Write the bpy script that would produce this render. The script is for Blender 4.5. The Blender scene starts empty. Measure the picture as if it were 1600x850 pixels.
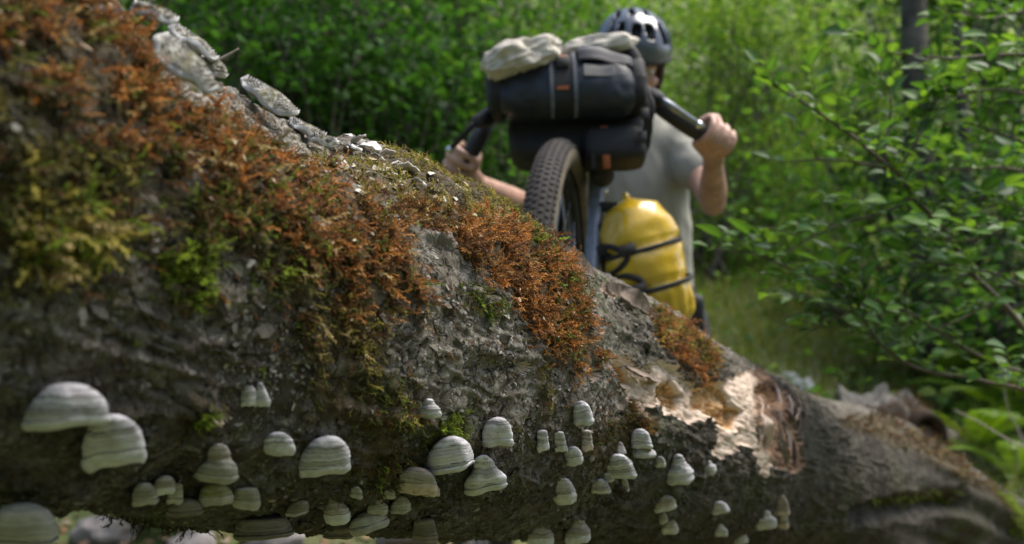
import bpy, math, random
import numpy as np
from mathutils import Vector, Matrix
from mathutils.bvhtree import BVHTree

random.seed(7)
rng = np.random.default_rng(7)
SC = bpy.context.scene
COL = SC.collection
R_ = math.radians

# ------------------------------------------------------------------ camera
FX = 1600 * 35.0 / 36.0
CAM_H, PITCH = 0.85, R_(4.0)
cd = bpy.data.cameras.new('camera'); cam = bpy.data.objects.new('camera', cd); COL.objects.link(cam)
cd.lens = 35.0; cd.sensor_width = 36.0; cd.clip_start = 0.02; cd.clip_end = 500
cam.location = (0, 0, CAM_H); cam.rotation_euler = (math.pi / 2 + PITCH, 0, 0)
cd.dof.use_dof = True; cd.dof.focus_distance = 0.91; cd.dof.aperture_fstop = 5.0; cd.dof.aperture_blades = 7
SC.camera = cam
# ------------------------------------------------------------------ world, sun, exposure
SUN_EL, SUN_AZ = R_(66), R_(78)          # azimuth measured from +Y towards +X: high up on the camera's right
w = bpy.data.worlds.new('World'); SC.world = w; w.use_nodes = True
nt = w.node_tree; bg = nt.nodes['Background']
sky = nt.nodes.new('ShaderNodeTexSky'); sky.sky_type = 'NISHITA'; sky.sun_disc = False
sky.sun_elevation = SUN_EL; sky.sun_rotation = SUN_AZ
nt.links.new(sky.outputs['Color'], bg.inputs['Color']); bg.inputs['Strength'].default_value = 0.13
sky.air_density = 1.0; sky.dust_density = 3.0; sky.ozone_density = 0.7
sd = bpy.data.lights.new('sun', 'SUN'); sun = bpy.data.objects.new('sun', sd); COL.objects.link(sun)
sd.energy = 2.7; sd.angle = R_(40); sd.color = (1.0, 0.95, 0.87)
sdir = Vector((math.sin(SUN_AZ) * math.cos(SUN_EL), math.cos(SUN_AZ) * math.cos(SUN_EL), math.sin(SUN_EL)))
sun.rotation_euler = sdir.to_track_quat('Z', 'Y').to_euler(); sun.location = (0, 0, 30)
SC.view_settings.view_transform = 'Standard'; SC.view_settings.look = 'None'
SC.view_settings.exposure = 1.0; SC.view_settings.gamma = 1.0
SC.cycles.max_bounces = 6; SC.cycles.diffuse_bounces = 3; SC.cycles.glossy_bounces = 2
SC.cycles.transmission_bounces = 3; SC.cycles.use_denoising = True

# ------------------------------------------------------------------ helpers
CAM = np.array([0, 0, CAM_H])
RT, FW, UP = np.array([1., 0, 0]), np.array([0, math.cos(PITCH), math.sin(PITCH)]), np.array([0, -math.sin(PITCH), math.cos(PITCH)])
def ray(px, py):
    return FW + (px - 800) / FX * RT - (py - 425) / FX * UP
def P(px, py, d):
    return CAM + d * ray(px, py)
def nrm(v):
    v = np.asarray(v, float); return v / (np.linalg.norm(v, axis=-1, keepdims=True) + 1e-12)
def sstep(a, b, x):
    t = np.clip((x - a) / (b - a), 0, 1); return t * t * (3 - 2 * t)

def _hash(ix, iy, iz, s):
    with np.errstate(over='ignore'):
        h = ix.astype(np.uint32) * np.uint32(374761393) + iy.astype(np.uint32) * np.uint32(668265263) + iz.astype(np.uint32) * np.uint32(2246822519) + np.uint32((s * 3266489917) & 0xffffffff)
        h = (h ^ (h >> np.uint32(13))) * np.uint32(1274126177)
        h = (h ^ (h >> np.uint32(16))) * np.uint32(2654435761)
        h = h ^ (h >> np.uint32(15))
    return h.astype(np.float64) / 4294967295.0
def vnoise(p, s=0):
    p = np.asarray(p, float); i = np.floor(p).astype(np.int64); f = p - i; u = f * f * f * (f * (f * 6 - 15) + 10)
    x, y, z = i[..., 0], i[..., 1], i[..., 2]; r = 0
    for dx in (0, 1):
        wx = u[..., 0] if dx else 1 - u[..., 0]
        for dy in (0, 1):
            wy = u[..., 1] if dy else 1 - u[..., 1]
            for dz in (0, 1):
                wz = u[..., 2] if dz else 1 - u[..., 2]
                r = r + wx * wy * wz * _hash(x + dx, y + dy, z + dz, s)
    return r * 2 - 1
def fbm(p, f=1.0, o=4, s=0, g=0.5):
    p = np.asarray(p, float); r, a, n = 0, 1.0, 0
    for k in range(o):
        r = r + a * vnoise(p * f + 17.3 * k, s + k * 13); n += a; a *= g; f *= 2.03
    return r / n
def ridged(p, f=1.0, o=3, s=0):
    p = np.asarray(p, float); r, a, n = 0, 1.0, 0
    for k in range(o):
        r = r + a * (1 - np.abs(vnoise(p * f + 9.1 * k, s + k * 7))); n += a; a *= 0.5; f *= 2.1
    return r / n
def voro2(x, y, s=0):
    ix, iy = np.floor(x).astype(np.int64), np.floor(y).astype(np.int64)
    f1 = np.full(x.shape, 9.); f2 = np.full(x.shape, 9.); rid = np.zeros(x.shape); gx = np.zeros(x.shape); gy = np.zeros(x.shape)
    z = np.zeros_like(ix)
    for dx in (-1, 0, 1):
        for dy in (-1, 0, 1):
            cx, cy = ix + dx, iy + dy
            qx = cx + _hash(cx, cy, z, s); qy = cy + _hash(cx, cy, z, s + 1)
            ex, ey = x - qx, y - qy; d = np.sqrt(ex * ex + ey * ey)
            c = d < f1
            f2 = np.where(c, f1, np.minimum(f2, d)); rid = np.where(c, _hash(cx, cy, z, s + 2), rid)
            gx = np.where(c, ex, gx); gy = np.where(c, ey, gy); f1 = np.where(c, d, f1)
    return f1, f2, rid, gx, gy
def sdf_poly(x, y, poly):
    """signed distance, positive inside"""
    poly = np.asarray(poly, float); n = len(poly); d = np.full(x.shape, 1e9); ins = np.zeros(x.shape, bool)
    for k in range(n):
        a, b = poly[k], poly[(k + 1) % n]; ex, ey = b - a
        wx, wy = x - a[0], y - a[1]
        t = np.clip((wx * ex + wy * ey) / (ex * ex + ey * ey + 1e-12), 0, 1)
        d = np.minimum(d, (wx - ex * t) ** 2 + (wy - ey * t) ** 2)
        c = ((a[1] <= y) & (b[1] > y)) | ((b[1] <= y) & (a[1] > y))
        with np.errstate(divide='ignore', invalid='ignore'):
            xi = a[0] + (y - a[1]) * ex / (ey if ey != 0 else 1e-12)
        ins ^= c & (x < xi)
    d = np.sqrt(d); return np.where(ins, d, -d)

# ------------------------------------------------------------------ objects
def tag(o, label=None, cat=None, group=None, kind=None):
    if label: o['label'] = label
    if cat: o['category'] = cat
    if group: o['group'] = group
    if kind: o['kind'] = kind
    return o
def empty(name, loc, label, cat, group=None):
    o = bpy.data.objects.new(name, None); COL.objects.link(o); o.location = loc; o.empty_display_size = .1
    return tag(o, label, cat, group)
def mesh_np(name, V, F, mat=None, smooth=True, attrs=None, cols=None):
    """V (n,3); F list of arrays, each (m,3) or (m,4)"""
    V = np.asarray(V, np.float32)
    if not isinstance(F, list): F = [F]
    F = [np.asarray(f, np.int32) for f in F if len(f)]
    me = bpy.data.meshes.new(name); me.vertices.add(len(V)); me.vertices.foreach_set('co', V.ravel())
    loops = np.concatenate([f.ravel() for f in F]); tot = np.concatenate([np.full(len(f), f.shape[1], np.int32) for f in F])
    me.loops.add(len(loops)); me.loops.foreach_set('vertex_index', loops)
    me.polygons.add(len(tot)); st = np.concatenate([[0], np.cumsum(tot)[:-1]]).astype(np.int32)
    me.polygons.foreach_set('loop_start', st); me.polygons.foreach_set('loop_total', tot)
    me.polygons.foreach_set('use_smooth', np.full(len(tot), smooth, bool))
    me.update(calc_edges=True)
    for k, a in (attrs or {}).items():
        at = me.attributes.new(k, 'FLOAT', 'POINT'); at.data.foreach_set('value', np.asarray(a, np.float32).ravel())
    if cols is not None:
        at = me.attributes.new('Col', 'FLOAT_COLOR', 'POINT')
        c = np.ones((len(V), 4), np.float32); c[:, :3] = cols; at.data.foreach_set('color', c.ravel())
    if mat: me.materials.append(mat)
    return me
def link(name, me, parent=None, loc=None):
    o = bpy.data.objects.new(name, me); COL.objects.link(o)
    if parent is not None: o.parent = parent
    if loc is not None: o.location = loc
    return o
class MB:
    """collects shapes in world coordinates; build() makes one object, shifted into its parent's frame"""
    def __init__(s): s.v = []; s.f3 = []; s.f4 = []; s.n = 0
    def add(s, V, F):
        V = np.asarray(V, float).reshape(-1, 3); s.v.append(V)
        for f in (F if isinstance(F, list) else [F]):
            f = np.asarray(f, int)
            if len(f) == 0: continue
            (s.f3 if f.shape[1] == 3 else s.f4).append(f + s.n)
        s.n += len(V); return s
    def tube(s, pts, rad, n=10, flat=None, caps=True, side=None):
        """rad: scalar or per point; flat: (k per point) thickness ratio along the frame's second axis; side: hint for the first axis"""
        pts = np.asarray(pts, float); m = len(pts)
        rad = np.full(m, rad, float) if np.isscalar(rad) else np.asarray(rad, float)
        fl = np.ones(m) if flat is None else (np.full(m, flat, float) if np.isscalar(flat) else np.asarray(flat, float))
        T = nrm(np.gradient(pts, axis=0)); V = []
        u = np.asarray(side, float) if side is not None else (np.array([0, 0, 1.]) if abs(T[0][2]) < .9 else np.array([1., 0, 0]))
        a = np.linspace(0, 2 * np.pi, n, endpoint=False)
        for k in range(m):
            u = nrm(u - T[k] * np.dot(u, T[k])); b = np.cross(T[k], u)
            V.append(pts[k] + rad[k] * (np.cos(a)[:, None] * u + np.sin(a)[:, None] * b * fl[k]))
        V = np.concatenate(V); F = []
        for k in range(m - 1):
            i = np.arange(n); j = (i + 1) % n
            F.append(np.stack([k * n + i, k * n + j, (k + 1) * n + j, (k + 1) * n + i], 1))
        F = [np.concatenate(F)]
        if caps:
            V = np.concatenate([V, pts[:1], pts[-1:]]); c0, c1 = m * n, m * n + 1
            i = np.arange(n); j = (i + 1) % n
            F.append(np.stack([np.full(n, c0), j, i], 1)); F.append(np.stack([np.full(n, c1), (m - 1) * n + i, (m - 1) * n + j], 1))
        return s.add(V, F)
    def limb(s, pts, rad, n=12, flat=1.0, side=None, sub=6):
        """tapered chain with rounded ends"""
        pts = np.asarray(pts, float); rad = np.asarray(rad, float); q, r = [], []
        for k in range(len(pts) - 1):
            for t in np.linspace(0, 1, sub, endpoint=False): q.append(pts[k] * (1 - t) + pts[k + 1] * t); r.append(rad[k] * (1 - t) + rad[k + 1] * t)
        q.append(pts[-1]); r.append(rad[-1])
        for _ in range(2):
            qq = np.array(q); rr = np.array(r); qq[1:-1] = (qq[:-2] + 2 * qq[1:-1] + qq[2:]) / 4; rr[1:-1] = (rr[:-2] + 2 * rr[1:-1] + rr[2:]) / 4; q, r = list(qq), list(rr)
        t0, t1 = nrm(q[0] - q[1]), nrm(q[-1] - q[-2])
        a = [(q[0] + t0 * r[0] * math.sin(x), r[0] * math.cos(x)) for x in (1.45, 1.1, .7, .35)]
        b = [(q[-1] + t1 * r[-1] * math.sin(x), r[-1] * math.cos(x)) for x in (.35, .7, 1.1, 1.45)]
        return s.tube([x[0] for x in a] + q + [x[0] for x in b], [x[1] for x in a] + r + [x[1] for x in b], n, flat, True, side)
    def ell(s, c, r, ax=None, nu=16, nv=10):
        c = np.asarray(c, float); A = np.eye(3) if ax is None else np.asarray(ax, float); r = np.full(3, r, float) if np.isscalar(r) else np.asarray(r, float)
        th = np.linspace(0, 2 * np.pi, nu, endpoint=False); ph = np.linspace(-np.pi / 2, np.pi / 2, nv + 1)[1:-1]
        V = [(np.cos(p) * np.cos(th), np.cos(p) * np.sin(th), np.full(nu, np.sin(p))) for p in ph]
        V = np.concatenate([np.stack(v, 1) for v in V] + [np.array([[0, 0, -1.], [0, 0, 1.]])]); V = c + (V * r) @ A
        i = np.arange(nu); j = (i + 1) % nu; m = nv - 1
        F = [np.concatenate([np.stack([k * nu + i, k * nu + j, (k + 1) * nu + j, (k + 1) * nu + i], 1) for k in range(m - 1)])]
        F.append(np.concatenate([np.stack([np.full(nu, m * nu), j, i], 1), np.stack([np.full(nu, m * nu + 1), (m - 1) * nu + i, (m - 1) * nu + j], 1)]))
        return s.add(V, F)
    def box(s, c, h, ax=None, bev=.18):
        """box with chamfered edges; h = half sizes"""
        c = np.asarray(c, float); A = np.eye(3) if ax is None else np.asarray(ax, float); h = np.asarray(h, float); b = bev * h.min(); V = []
        for z, k in ((-h[2], b), (-h[2] + b, 0), (h[2] - b, 0), (h[2], b)):
            x, y, e = h[0] - k, h[1] - k, b
            V += [(x - e, -y, z), (x, -y + e, z), (x, y - e, z), (x - e, y, z), (-x + e, y, z), (-x, y - e, z), (-x, -y + e, z), (-x + e, -y, z)]
        V = c + np.array(V) @ A; F = []
        for k in range(3):
            for i in range(8): F.append((k * 8 + i, k * 8 + (i + 1) % 8, (k + 1) * 8 + (i + 1) % 8, (k + 1) * 8 + i))
        for o, q in ((0, -1), (24, 1)):
            for a in ((0, 1, 2, 3), (4, 5, 6, 7), (0, 3, 4, 7)):
                f = [o + x for x in a]; F.append(f[::q])
        return s.add(V, np.array(F))
    def grid(s, G):
        """G (a,b,3)"""
        a, b = G.shape[:2]; i = np.arange(a * b).reshape(a, b)
        return s.add(G.reshape(-1, 3), np.stack([i[:-1, :-1].ravel(), i[:-1, 1:].ravel(), i[1:, 1:].ravel(), i[1:, :-1].ravel()], 1))
    def build(s, name, mat, parent=None, loc=None, smooth=True, cols=None, attrs=None):
        V = np.concatenate(s.v); F = [np.concatenate(x) for x in (s.f3, s.f4) if x]
        o0 = np.array(parent_origin(parent)) if parent is not None else (np.array(loc) if loc is not None else np.zeros(3))
        return link(name, mesh_np(name, V - o0, F, mat, smooth, attrs, cols), parent, None if parent is not None else tuple(o0))
def parent_origin(p):
    o = np.zeros(3)
    while p is not None: o = o + np.array(p.location); p = p.parent
    return o
def remesh(o, voxel, smooth=2):
    m = o.modifiers.new('r', 'REMESH'); m.mode = 'VOXEL'; m.voxel_size = voxel; m.use_smooth_shade = True
    if smooth: k = o.modifiers.new('s', 'SMOOTH'); k.iterations = smooth; k.factor = .5
    dg = bpy.context.evaluated_depsgraph_get(); e = o.evaluated_get(dg); me = bpy.data.meshes.new_from_object(e)
    old = o.data; o.modifiers.clear(); o.data = me
    if not me.materials and old.materials: me.materials.append(old.materials[0])
    me.polygons.foreach_set('use_smooth', np.ones(len(me.polygons), bool)); return o
def catmull(pts, n):
    pts = np.asarray(pts, float); p = np.concatenate([[2 * pts[0] - pts[1]], pts, [2 * pts[-1] - pts[-2]]]); out = []
    for k in range(len(pts) - 1):
        a, b, c, d = p[k:k + 4]
        for t in np.linspace(0, 1, n, endpoint=False):
            out.append(.5 * (2 * b + (c - a) * t + (2 * a - 5 * b + 4 * c - d) * t ** 2 + (3 * b - a - 3 * c + d) * t ** 3))
    out.append(pts[-1]); return np.array(out)

# ------------------------------------------------------------------ materials
def newmat(name):
    m = bpy.data.materials.new(name); m.use_nodes = True; t = m.node_tree; b = t.nodes['Principled BSDF']; return m, t, b
def N(t, kind, **kw):
    n = t.nodes.new('ShaderNode' + kind)
    for k, v in kw.items():
        if k in n.inputs: n.inputs[k].default_value = v
        else: setattr(n, k, v)
    return n
def noise(t, co, scale, detail=4, rough=.6, dist=0.):
    n = N(t, 'TexNoise', Scale=scale, Detail=detail, Roughness=rough, Distortion=dist); t.links.new(co, n.inputs['Vector']); return n.outputs['Fac']
def ramp(t, fac, stops):
    r = N(t, 'ValToRGB'); e = r.color_ramp.elements
    while len(e) < len(stops): e.new(.5)
    for k, (p, c) in enumerate(stops):
        e[k].position = p; e[k].color = (*c, 1) if len(c) == 3 else c
    t.links.new(fac, r.inputs['Fac']); return r.outputs['Color']
def mix(t, fac, a, b, mode='MIX'):
    n = N(t, 'Mix', data_type='RGBA', blend_type=mode)
    for s, x in ((0, fac), (6, a), (7, b)):
        if hasattr(x, 'links'): t.links.new(x, n.inputs[s])
        else: n.inputs[s].default_value = x if s == 0 else (*x, 1)
    return n.outputs[2]
def mth(t, op, a, b=0.):
    n = N(t, 'Math', operation=op)
    for s, x in ((0, a), (1, b)):
        if hasattr(x, 'links'): t.links.new(x, n.inputs[s])
        else: n.inputs[s].default_value = x
    return n.outputs[0]
def attr(t, name, out='Fac'):
    return N(t, 'Attribute', attribute_name=name).outputs[out]
def objco(t):
    return N(t, 'TexCoord').outputs['Object']
def bump(t, b, h, strength, dist):
    n = N(t, 'Bump', Strength=strength, Distance=dist); t.links.new(h, n.inputs['Height']); t.links.new(n.outputs['Normal'], b.inputs['Normal'])
def simple(name, col, rough=.6, metal=0., var=.25, vscale=20, bscale=80, bstr=.25, bdist=.002, col2=None, coat=0., spec=.5):
    m, t, b = newmat(name); co = objco(t)
    n = noise(t, co, vscale, 5)
    c2 = col2 or tuple(x * (1 - var) for x in col); c1 = tuple(min(1, x * (1 + var * .6)) for x in col) if col2 is None else col
    t.links.new(ramp(t, n, [(.3, c2), (.7, c1)]), b.inputs['Base Color'])
    b.inputs['Roughness'].default_value = rough; b.inputs['Metallic'].default_value = metal; b.inputs['Specular IOR Level'].default_value = spec
    if coat: b.inputs['Coat Weight'].default_value = coat; b.inputs['Coat Roughness'].default_value = .15
    if bstr: bump(t, b, noise(t, co, bscale, 6), bstr, bdist)
    return m
def leafmat(name, transl=.4, rough=.45, tint=(1., 1., 1.), tcol=(1.5, 1.45, .5), spec=.4):
    """colour per leaf from the Col attribute; light passes through"""
    m, t, b = newmat(name); c = mix(t, 1.0, attr(t, 'Col', 'Color'), tint, 'MULTIPLY')
    t.links.new(c, b.inputs['Base Color']); b.inputs['Roughness'].default_value = rough; b.inputs['Specular IOR Level'].default_value = spec
    tr = N(t, 'BsdfTranslucent'); t.links.new(mix(t, 1.0, c, tcol, 'MULTIPLY'), tr.inputs['Color'])
    mx = N(t, 'MixShader'); mx.inputs[0].default_value = transl
    t.links.new(b.outputs[0], mx.inputs[1]); t.links.new(tr.outputs[0], mx.inputs[2]); t.links.new(mx.outputs[0], t.nodes['Material Output'].inputs['Surface'])
    return m
# ================================================================== THE FALLEN LOG
R0 = 0.187; KS = R0 / .215
VP = nrm(ray(1690, 875)); n1 = nrm(np.cross(VP, ray(0, -130))); n2 = nrm(np.cross(VP, ray(0, 815)))
half = .5 * math.acos(np.dot(n1, n2)); D0 = R0 / math.sin(half)
nm = nrm(n1 + n2); W_ = np.cross(nm, VP); W_ = nrm(W_) * (1 if np.dot(W_, ray(0, 342)) > 0 else -1)
ctrl = [CAM + VP * t + W_ * D0 for t in KS * np.arange(-1.6, 2.61, .35)]
ctrl += [P(x_, y_, d_ * KS) for x_, y_, d_ in ((1250, 738, 2.85), (1330, 765, 3.2), (1400, 790, 3.55), (1470, 815, 3.9), (1540, 843, 4.2), (1610, 870, 4.45), (1680, 895, 4.7))]
AX = catmull(ctrl, 40); AL = np.concatenate([[0], np.cumsum(np.linalg.norm(np.diff(AX, axis=0), axis=1))]) - 1.6 * KS
AT = nrm(np.gradient(AX, axis=0)); E1r = -W_
E1 = nrm(E1r - AT * (AT @ E1r)[:, None]); E2 = np.cross(AT, E1); E2 *= np.sign(E2[len(E2) // 2, 2])
LEN = AL[-1]
def axis_at(t):
    return (np.stack([np.interp(t, AL, AX[:, k]) for k in range(3)], -1), np.stack([np.interp(t, AL, E1[:, k]) for k in range(3)], -1), np.stack([np.interp(t, AL, E2[:, k]) for k in range(3)], -1))
def t_of_px(px, front=False):
    d = AX - CAM + (E1 * (R0 * .93) if front else 0); dep = d @ FW; x = np.where(dep > .05, 800 + FX * (d @ RT) / np.maximum(dep, .05), -9e9)
    return np.interp(px, np.maximum.accumulate(x), AL)
tR = [t_of_px(x) for x in (200, 1000, 1250, 1310, 1400, 1500, 1600)]
def rad_at(t):
    return np.interp(t, [-2] + tR + [99], [R0, R0, R0, R0 * 1.03, R0 * 1.17, R0 * 1.24, R0 * 1.02, R0 * .8, R0 * .7])
def smooth_pt(t, th):
    A, e1, e2 = axis_at(t); r = rad_at(t)[..., None]; return A + r * (np.cos(th)[..., None] * e1 + np.sin(th)[..., None] * e2)
# coarse smooth skin, only used to turn measured outlines into positions on the log
ct, cth = np.linspace(-.9, LEN, 300), np.linspace(-math.pi, math.pi, 121)
CT, CH = np.meshgrid(ct, cth, indexing='ij'); CP = smooth_pt(CT, CH)
ci = np.arange(CT.size).reshape(CT.shape)
cf = np.stack([ci[:-1, :-1].ravel(), ci[:-1, 1:].ravel(), ci[1:, 1:].ravel(), ci[1:, :-1].ravel()], 1)
CB = BVHTree.FromPolygons([Vector(p) for p in CP.reshape(-1, 3)], [tuple(f) for f in cf])
CPF, CTF, CHF = CP.reshape(-1, 3), CT.ravel(), CH.ravel()
def th_of(loc, t):
    A, e1, e2 = axis_at(np.array(t)); q = loc - A; return math.atan2(q @ e2, q @ e1)
def t_of(loc):
    d = ((AX - loc) ** 2).sum(1); k = int(d.argmin()); k = min(max(k, 1), len(AX) - 2)
    return AL[k] + float((loc - AX[k]) @ AT[k])
def uv(px, py):
    """(t, unrolled arc length) of an outline point of the log; points beyond its outline wrap on over the top or the underside"""
    q = py
    for k in range(200):
        h = CB.ray_cast(Vector(CAM), Vector(nrm(ray(px, q))))
        if h[0] is not None: break
        q += 3 if py < 875 - (1690 - px) * .315 else -3
        if px > 1500: px -= 1.5
    if h[0] is None: print('uv miss', px, py)
    loc = np.array(h[0]); t = t_of(loc); th = th_of(loc, t)
    if q != py: th += (1 if q > py else -1) * min(1.2, .12 + abs(q - py) * .012)
    return t, th * R0
def upoly(pts): return np.array([uv(*p) for p in pts])

# --- sampling of the skin: even in the picture's scale along the trunk, fine on the side one can see
tx = t_of_px(np.linspace(-110, 1585, 770), True); tt = np.concatenate([np.linspace(-1.55 * KS, tx[0], 40)[:-1], tx, np.linspace(tx[-1], LEN, 8)[1:]])
tt = np.maximum.accumulate(tt + np.arange(len(tt)) * 1e-7)
thv = np.concatenate([np.linspace(R_(-95), R_(112), 370), np.linspace(R_(112), R_(265), 46)[1:-1]])
NV = 370; TT, TH = np.meshgrid(tt, thv, indexing='ij'); BASE = smooth_pt(TT, TH)
A_, e1_, e2_ = axis_at(TT); RADN = np.cos(TH)[..., None] * e1_ + np.sin(TH)[..., None] * e2_
S_ = TH * R0; FRONT = (TH < R_(125))
PB = BASE / KS
wob = fbm(PB, 22, 4, 5); wob2 = fbm(PB, 70, 3, 8)
def region(poly, soft=.012, w=.012, w2=.005):
    q = upoly(poly) if not isinstance(poly, np.ndarray) else poly
    lo, hi = q.min(0) - .06, q.max(0) + .06
    m = np.zeros(TT.shape); k = (TT > lo[0]) & (TT < hi[0]) & (S_ > lo[1]) & (S_ < hi[1])
    if k.any():
        d = sdf_poly(TT[k], S_[k], q) + wob[k] * w + wob2[k] * w2; m[k] = sstep(-soft, soft, d)
    return m
PEEL = [(951, 555), (977, 556), (1000, 572), (1021, 563), (1041, 574), (1072, 595), (1084, 608), (1116, 598), (1134, 592), (1147, 585), (1186, 575), (1215, 590), (1228, 625), (1238, 651), (1248, 685), (1262, 731), (1237, 742), (1215, 735),
        (1200, 728), (1193, 752), (1184, 742), (1182, 715), (1174, 700), (1158, 698), (1121, 719), (1112, 706), (1120, 685), (1116, 662), (1101, 656), (1075, 660), (1033, 647), (1031, 633), (1015, 634), (1005, 656), (995, 638), (981, 625), (978, 605), (956, 584)]
HOLES = [[(960, 566), (974, 565), (985, 580), (993, 603), (978, 602), (962, 578)], [(1037, 603), (1056, 600), (1069, 620), (1066, 642), (1044, 636), (1032, 617)],
         [(1085, 600), (1116, 592), (1136, 604), (1148, 628), (1166, 641), (1152, 672), (1132, 664), (1111, 652), (1085, 640)], [(1186, 600), (1212, 596), (1222, 625), (1205, 640), (1192, 625)], [(1228, 660), (1238, 672), (1240, 700), (1230, 695)]]
SHARD = [(1172, 560), (1222, 590), (1245, 650), (1270, 735), (1236, 750), (1212, 742), (1196, 700), (1176, 660)]
CHIPS = [[(799, 565), (815, 562), (821, 572), (806, 590), (797, 584)], [(915, 575), (925, 572), (931, 586), (921, 597), (914, 590)], [(803, 528), (808, 530), (807, 543), (799, 538)], [(757, 490), (770, 488), (776, 502), (763, 512)],
         [(930, 512), (940, 514), (938, 526), (930, 522)], [(918, 462), (926, 466), (930, 480), (920, 474)], [(325, 640), (350, 628), (356, 645), (335, 660)], [(935, 440), (965, 462), (960, 470), (938, 455)]]
peel = region(PEEL, .004, .007, .006)
for c in CHIPS: peel = np.maximum(peel, region(c, .003, .003, .003))
hole = np.zeros(TT.shape)
for h in HOLES: hole = np.maximum(hole, region(h, .003, .007, .006))
shard = region(SHARD, .012, .01, .006)
# moss carpets: name -> outline as seen
MOSS = {
 'orange_a': [(-60, -90), (60, -90), (150, 20), (240, 75), (335, 135), (430, 188), (520, 230), (590, 300), (640, 400), (648, 460), (600, 470), (545, 468), (480, 390), (400, 345), (300, 262), (215, 225), (140, 190), (70, 110), (0, 60), (-60, 30)],
 'olive_left': [(-60, 80), (40, 110), (120, 190), (210, 235), (240, 300), (180, 350), (140, 380), (60, 400), (-60, 390)],
 'ridge': [(520, 225), (640, 250), (700, 280), (780, 330), (852, 380), (800, 400), (720, 360), (660, 330), (600, 300)],
 'orange_b': [(740, 345), (800, 365), (860, 400), (900, 470), (925, 545), (890, 570), (860, 560), (820, 500), (790, 450), (720, 400), (700, 365)],
 'orange_c': [(1010, 490), (1060, 505), (1098, 545), (1118, 585), (1095, 592), (1064, 570), (1038, 550), (1015, 528)],
 'olive_a': [(450, 395), (540, 460), (620, 470), (590, 520), (600, 560), (540, 580), (480, 540), (450, 470)],
 'olive_b': [(490, 590), (560, 580), (615, 600), (640, 650), (600, 690), (540, 680), (490, 640)],
 'olive_c': [(540, 690), (600, 690), (640, 712), (620, 760), (560, 750)],
 'bright_a': [(262, 405), (300, 388), (345, 400), (340, 455), (300, 480), (265, 465)],
 'bright_b': [(665, 665), (700, 630), (722, 645), (715, 680), (690, 690), (668, 690)],
 'bright_c': [(300, 630), (322, 625), (330, 655), (312, 668), (298, 655)],
 'mid': [(230, 280), (330, 290), (400, 350), (470, 400), (440, 440), (360, 370), (300, 350), (240, 330)],
 'green_d': [(900, 690), (950, 650), (985, 640), (1000, 660), (960, 720), (930, 730)],
 'green_e': [(985, 610), (1005, 640), (1012, 664), (990, 668), (975, 640)],
 'line': [(832, 570), (842, 566), (852, 620), (848, 650), (838, 640)],
 'root': [(1300, 655), (1420, 655), (1520, 730), (1610, 800), (1600, 850), (1540, 790), (1440, 720), (1360, 680)],
 'crevice': [(1350, 785), (1430, 770), (1490, 765), (1500, 785), (1420, 795)],
}
MU = {k: upoly(v) for k, v in MOSS.items()}
mossm = {k: region(v, .01, .012, .006) for k, v in MU.items()}
mossall = np.zeros(TT.shape)
for k in mossm: mossall = np.maximum(mossall, mossm[k])
lowgreen = sstep(.05, .45, fbm(PB, 7, 4, 21)) * sstep(.9, -.2, TH) * .8      # thin algae film lower down
algae = np.clip(lowgreen + .9 * region([(700, 250), (860, 375), (1120, 560), (1100, 600), (900, 480), (760, 400)], .03, .03, .01) * sstep(-.1, .4, fbm(PB, 14, 3, 33)), 0, 1)
TN, SN = TT / KS, S_ / KS
# --- relief
d = .010 * fbm(PB, 4, 3, 1) + .0042 * fbm(PB, 16, 3, 2) + .0042 * fbm(PB, 48, 3, 3) + .0022 * fbm(PB, 130, 2, 4)
f1, f2, rid, gx, gy = voro2(TN / .030 + 1.2 * fbm(PB, 30, 2, 41), SN / .016 + 1.2 * fbm(PB, 34, 2, 42), 11)
rootend = sstep(tR[2] - .25, tR[3], TT); d = d - rootend * (.8 * .0042 * fbm(PB, 48, 3, 3) + .85 * .0022 * fbm(PB, 130, 2, 4)); pl = sstep(-.35, .25, fbm(PB, 9, 3, 43)) * (1 - .9 * rootend); d += pl * (.0036 * (rid - .5) + .0028 * (gx * (rid - .5) + gy) - .0034 * sstep(.12, .0, f2 - f1))
f1, f2, rid, gx, gy = voro2(TN / .0105 + fbm(PB, 70, 2, 44), SN / .0075 + fbm(PB, 75, 2, 45), 12)
d += (1 - .8 * rootend) * sstep(-.2, .3, fbm(PB, 12, 3, 46)) * (.0025 * (rid - .5) + .0024 * gy - .0020 * sstep(.15, 0., f2 - f1))
d += .006 * sstep(.55, .85, ridged(np.stack([TN * 9, SN * 30, 0 * TT], -1), 1, 2, 50)) * pl
pits = sstep(.42, .6, vnoise(PB * 85, 60)); d -= .0015 * pits
r2 = ridged(np.stack([TN * 15 + .8 * fbm(PB, 6, 2, 51) + SN * 6, SN * 70 + 1.6 * fbm(PB, 8, 2, 52), 0 * TT], -1), 1, 2, 53); d += .0042 * sstep(.70, .93, r2) * sstep(-.35, .2, fbm(PB, 7, 3, 54)) * (1 - .6 * rootend)
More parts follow.
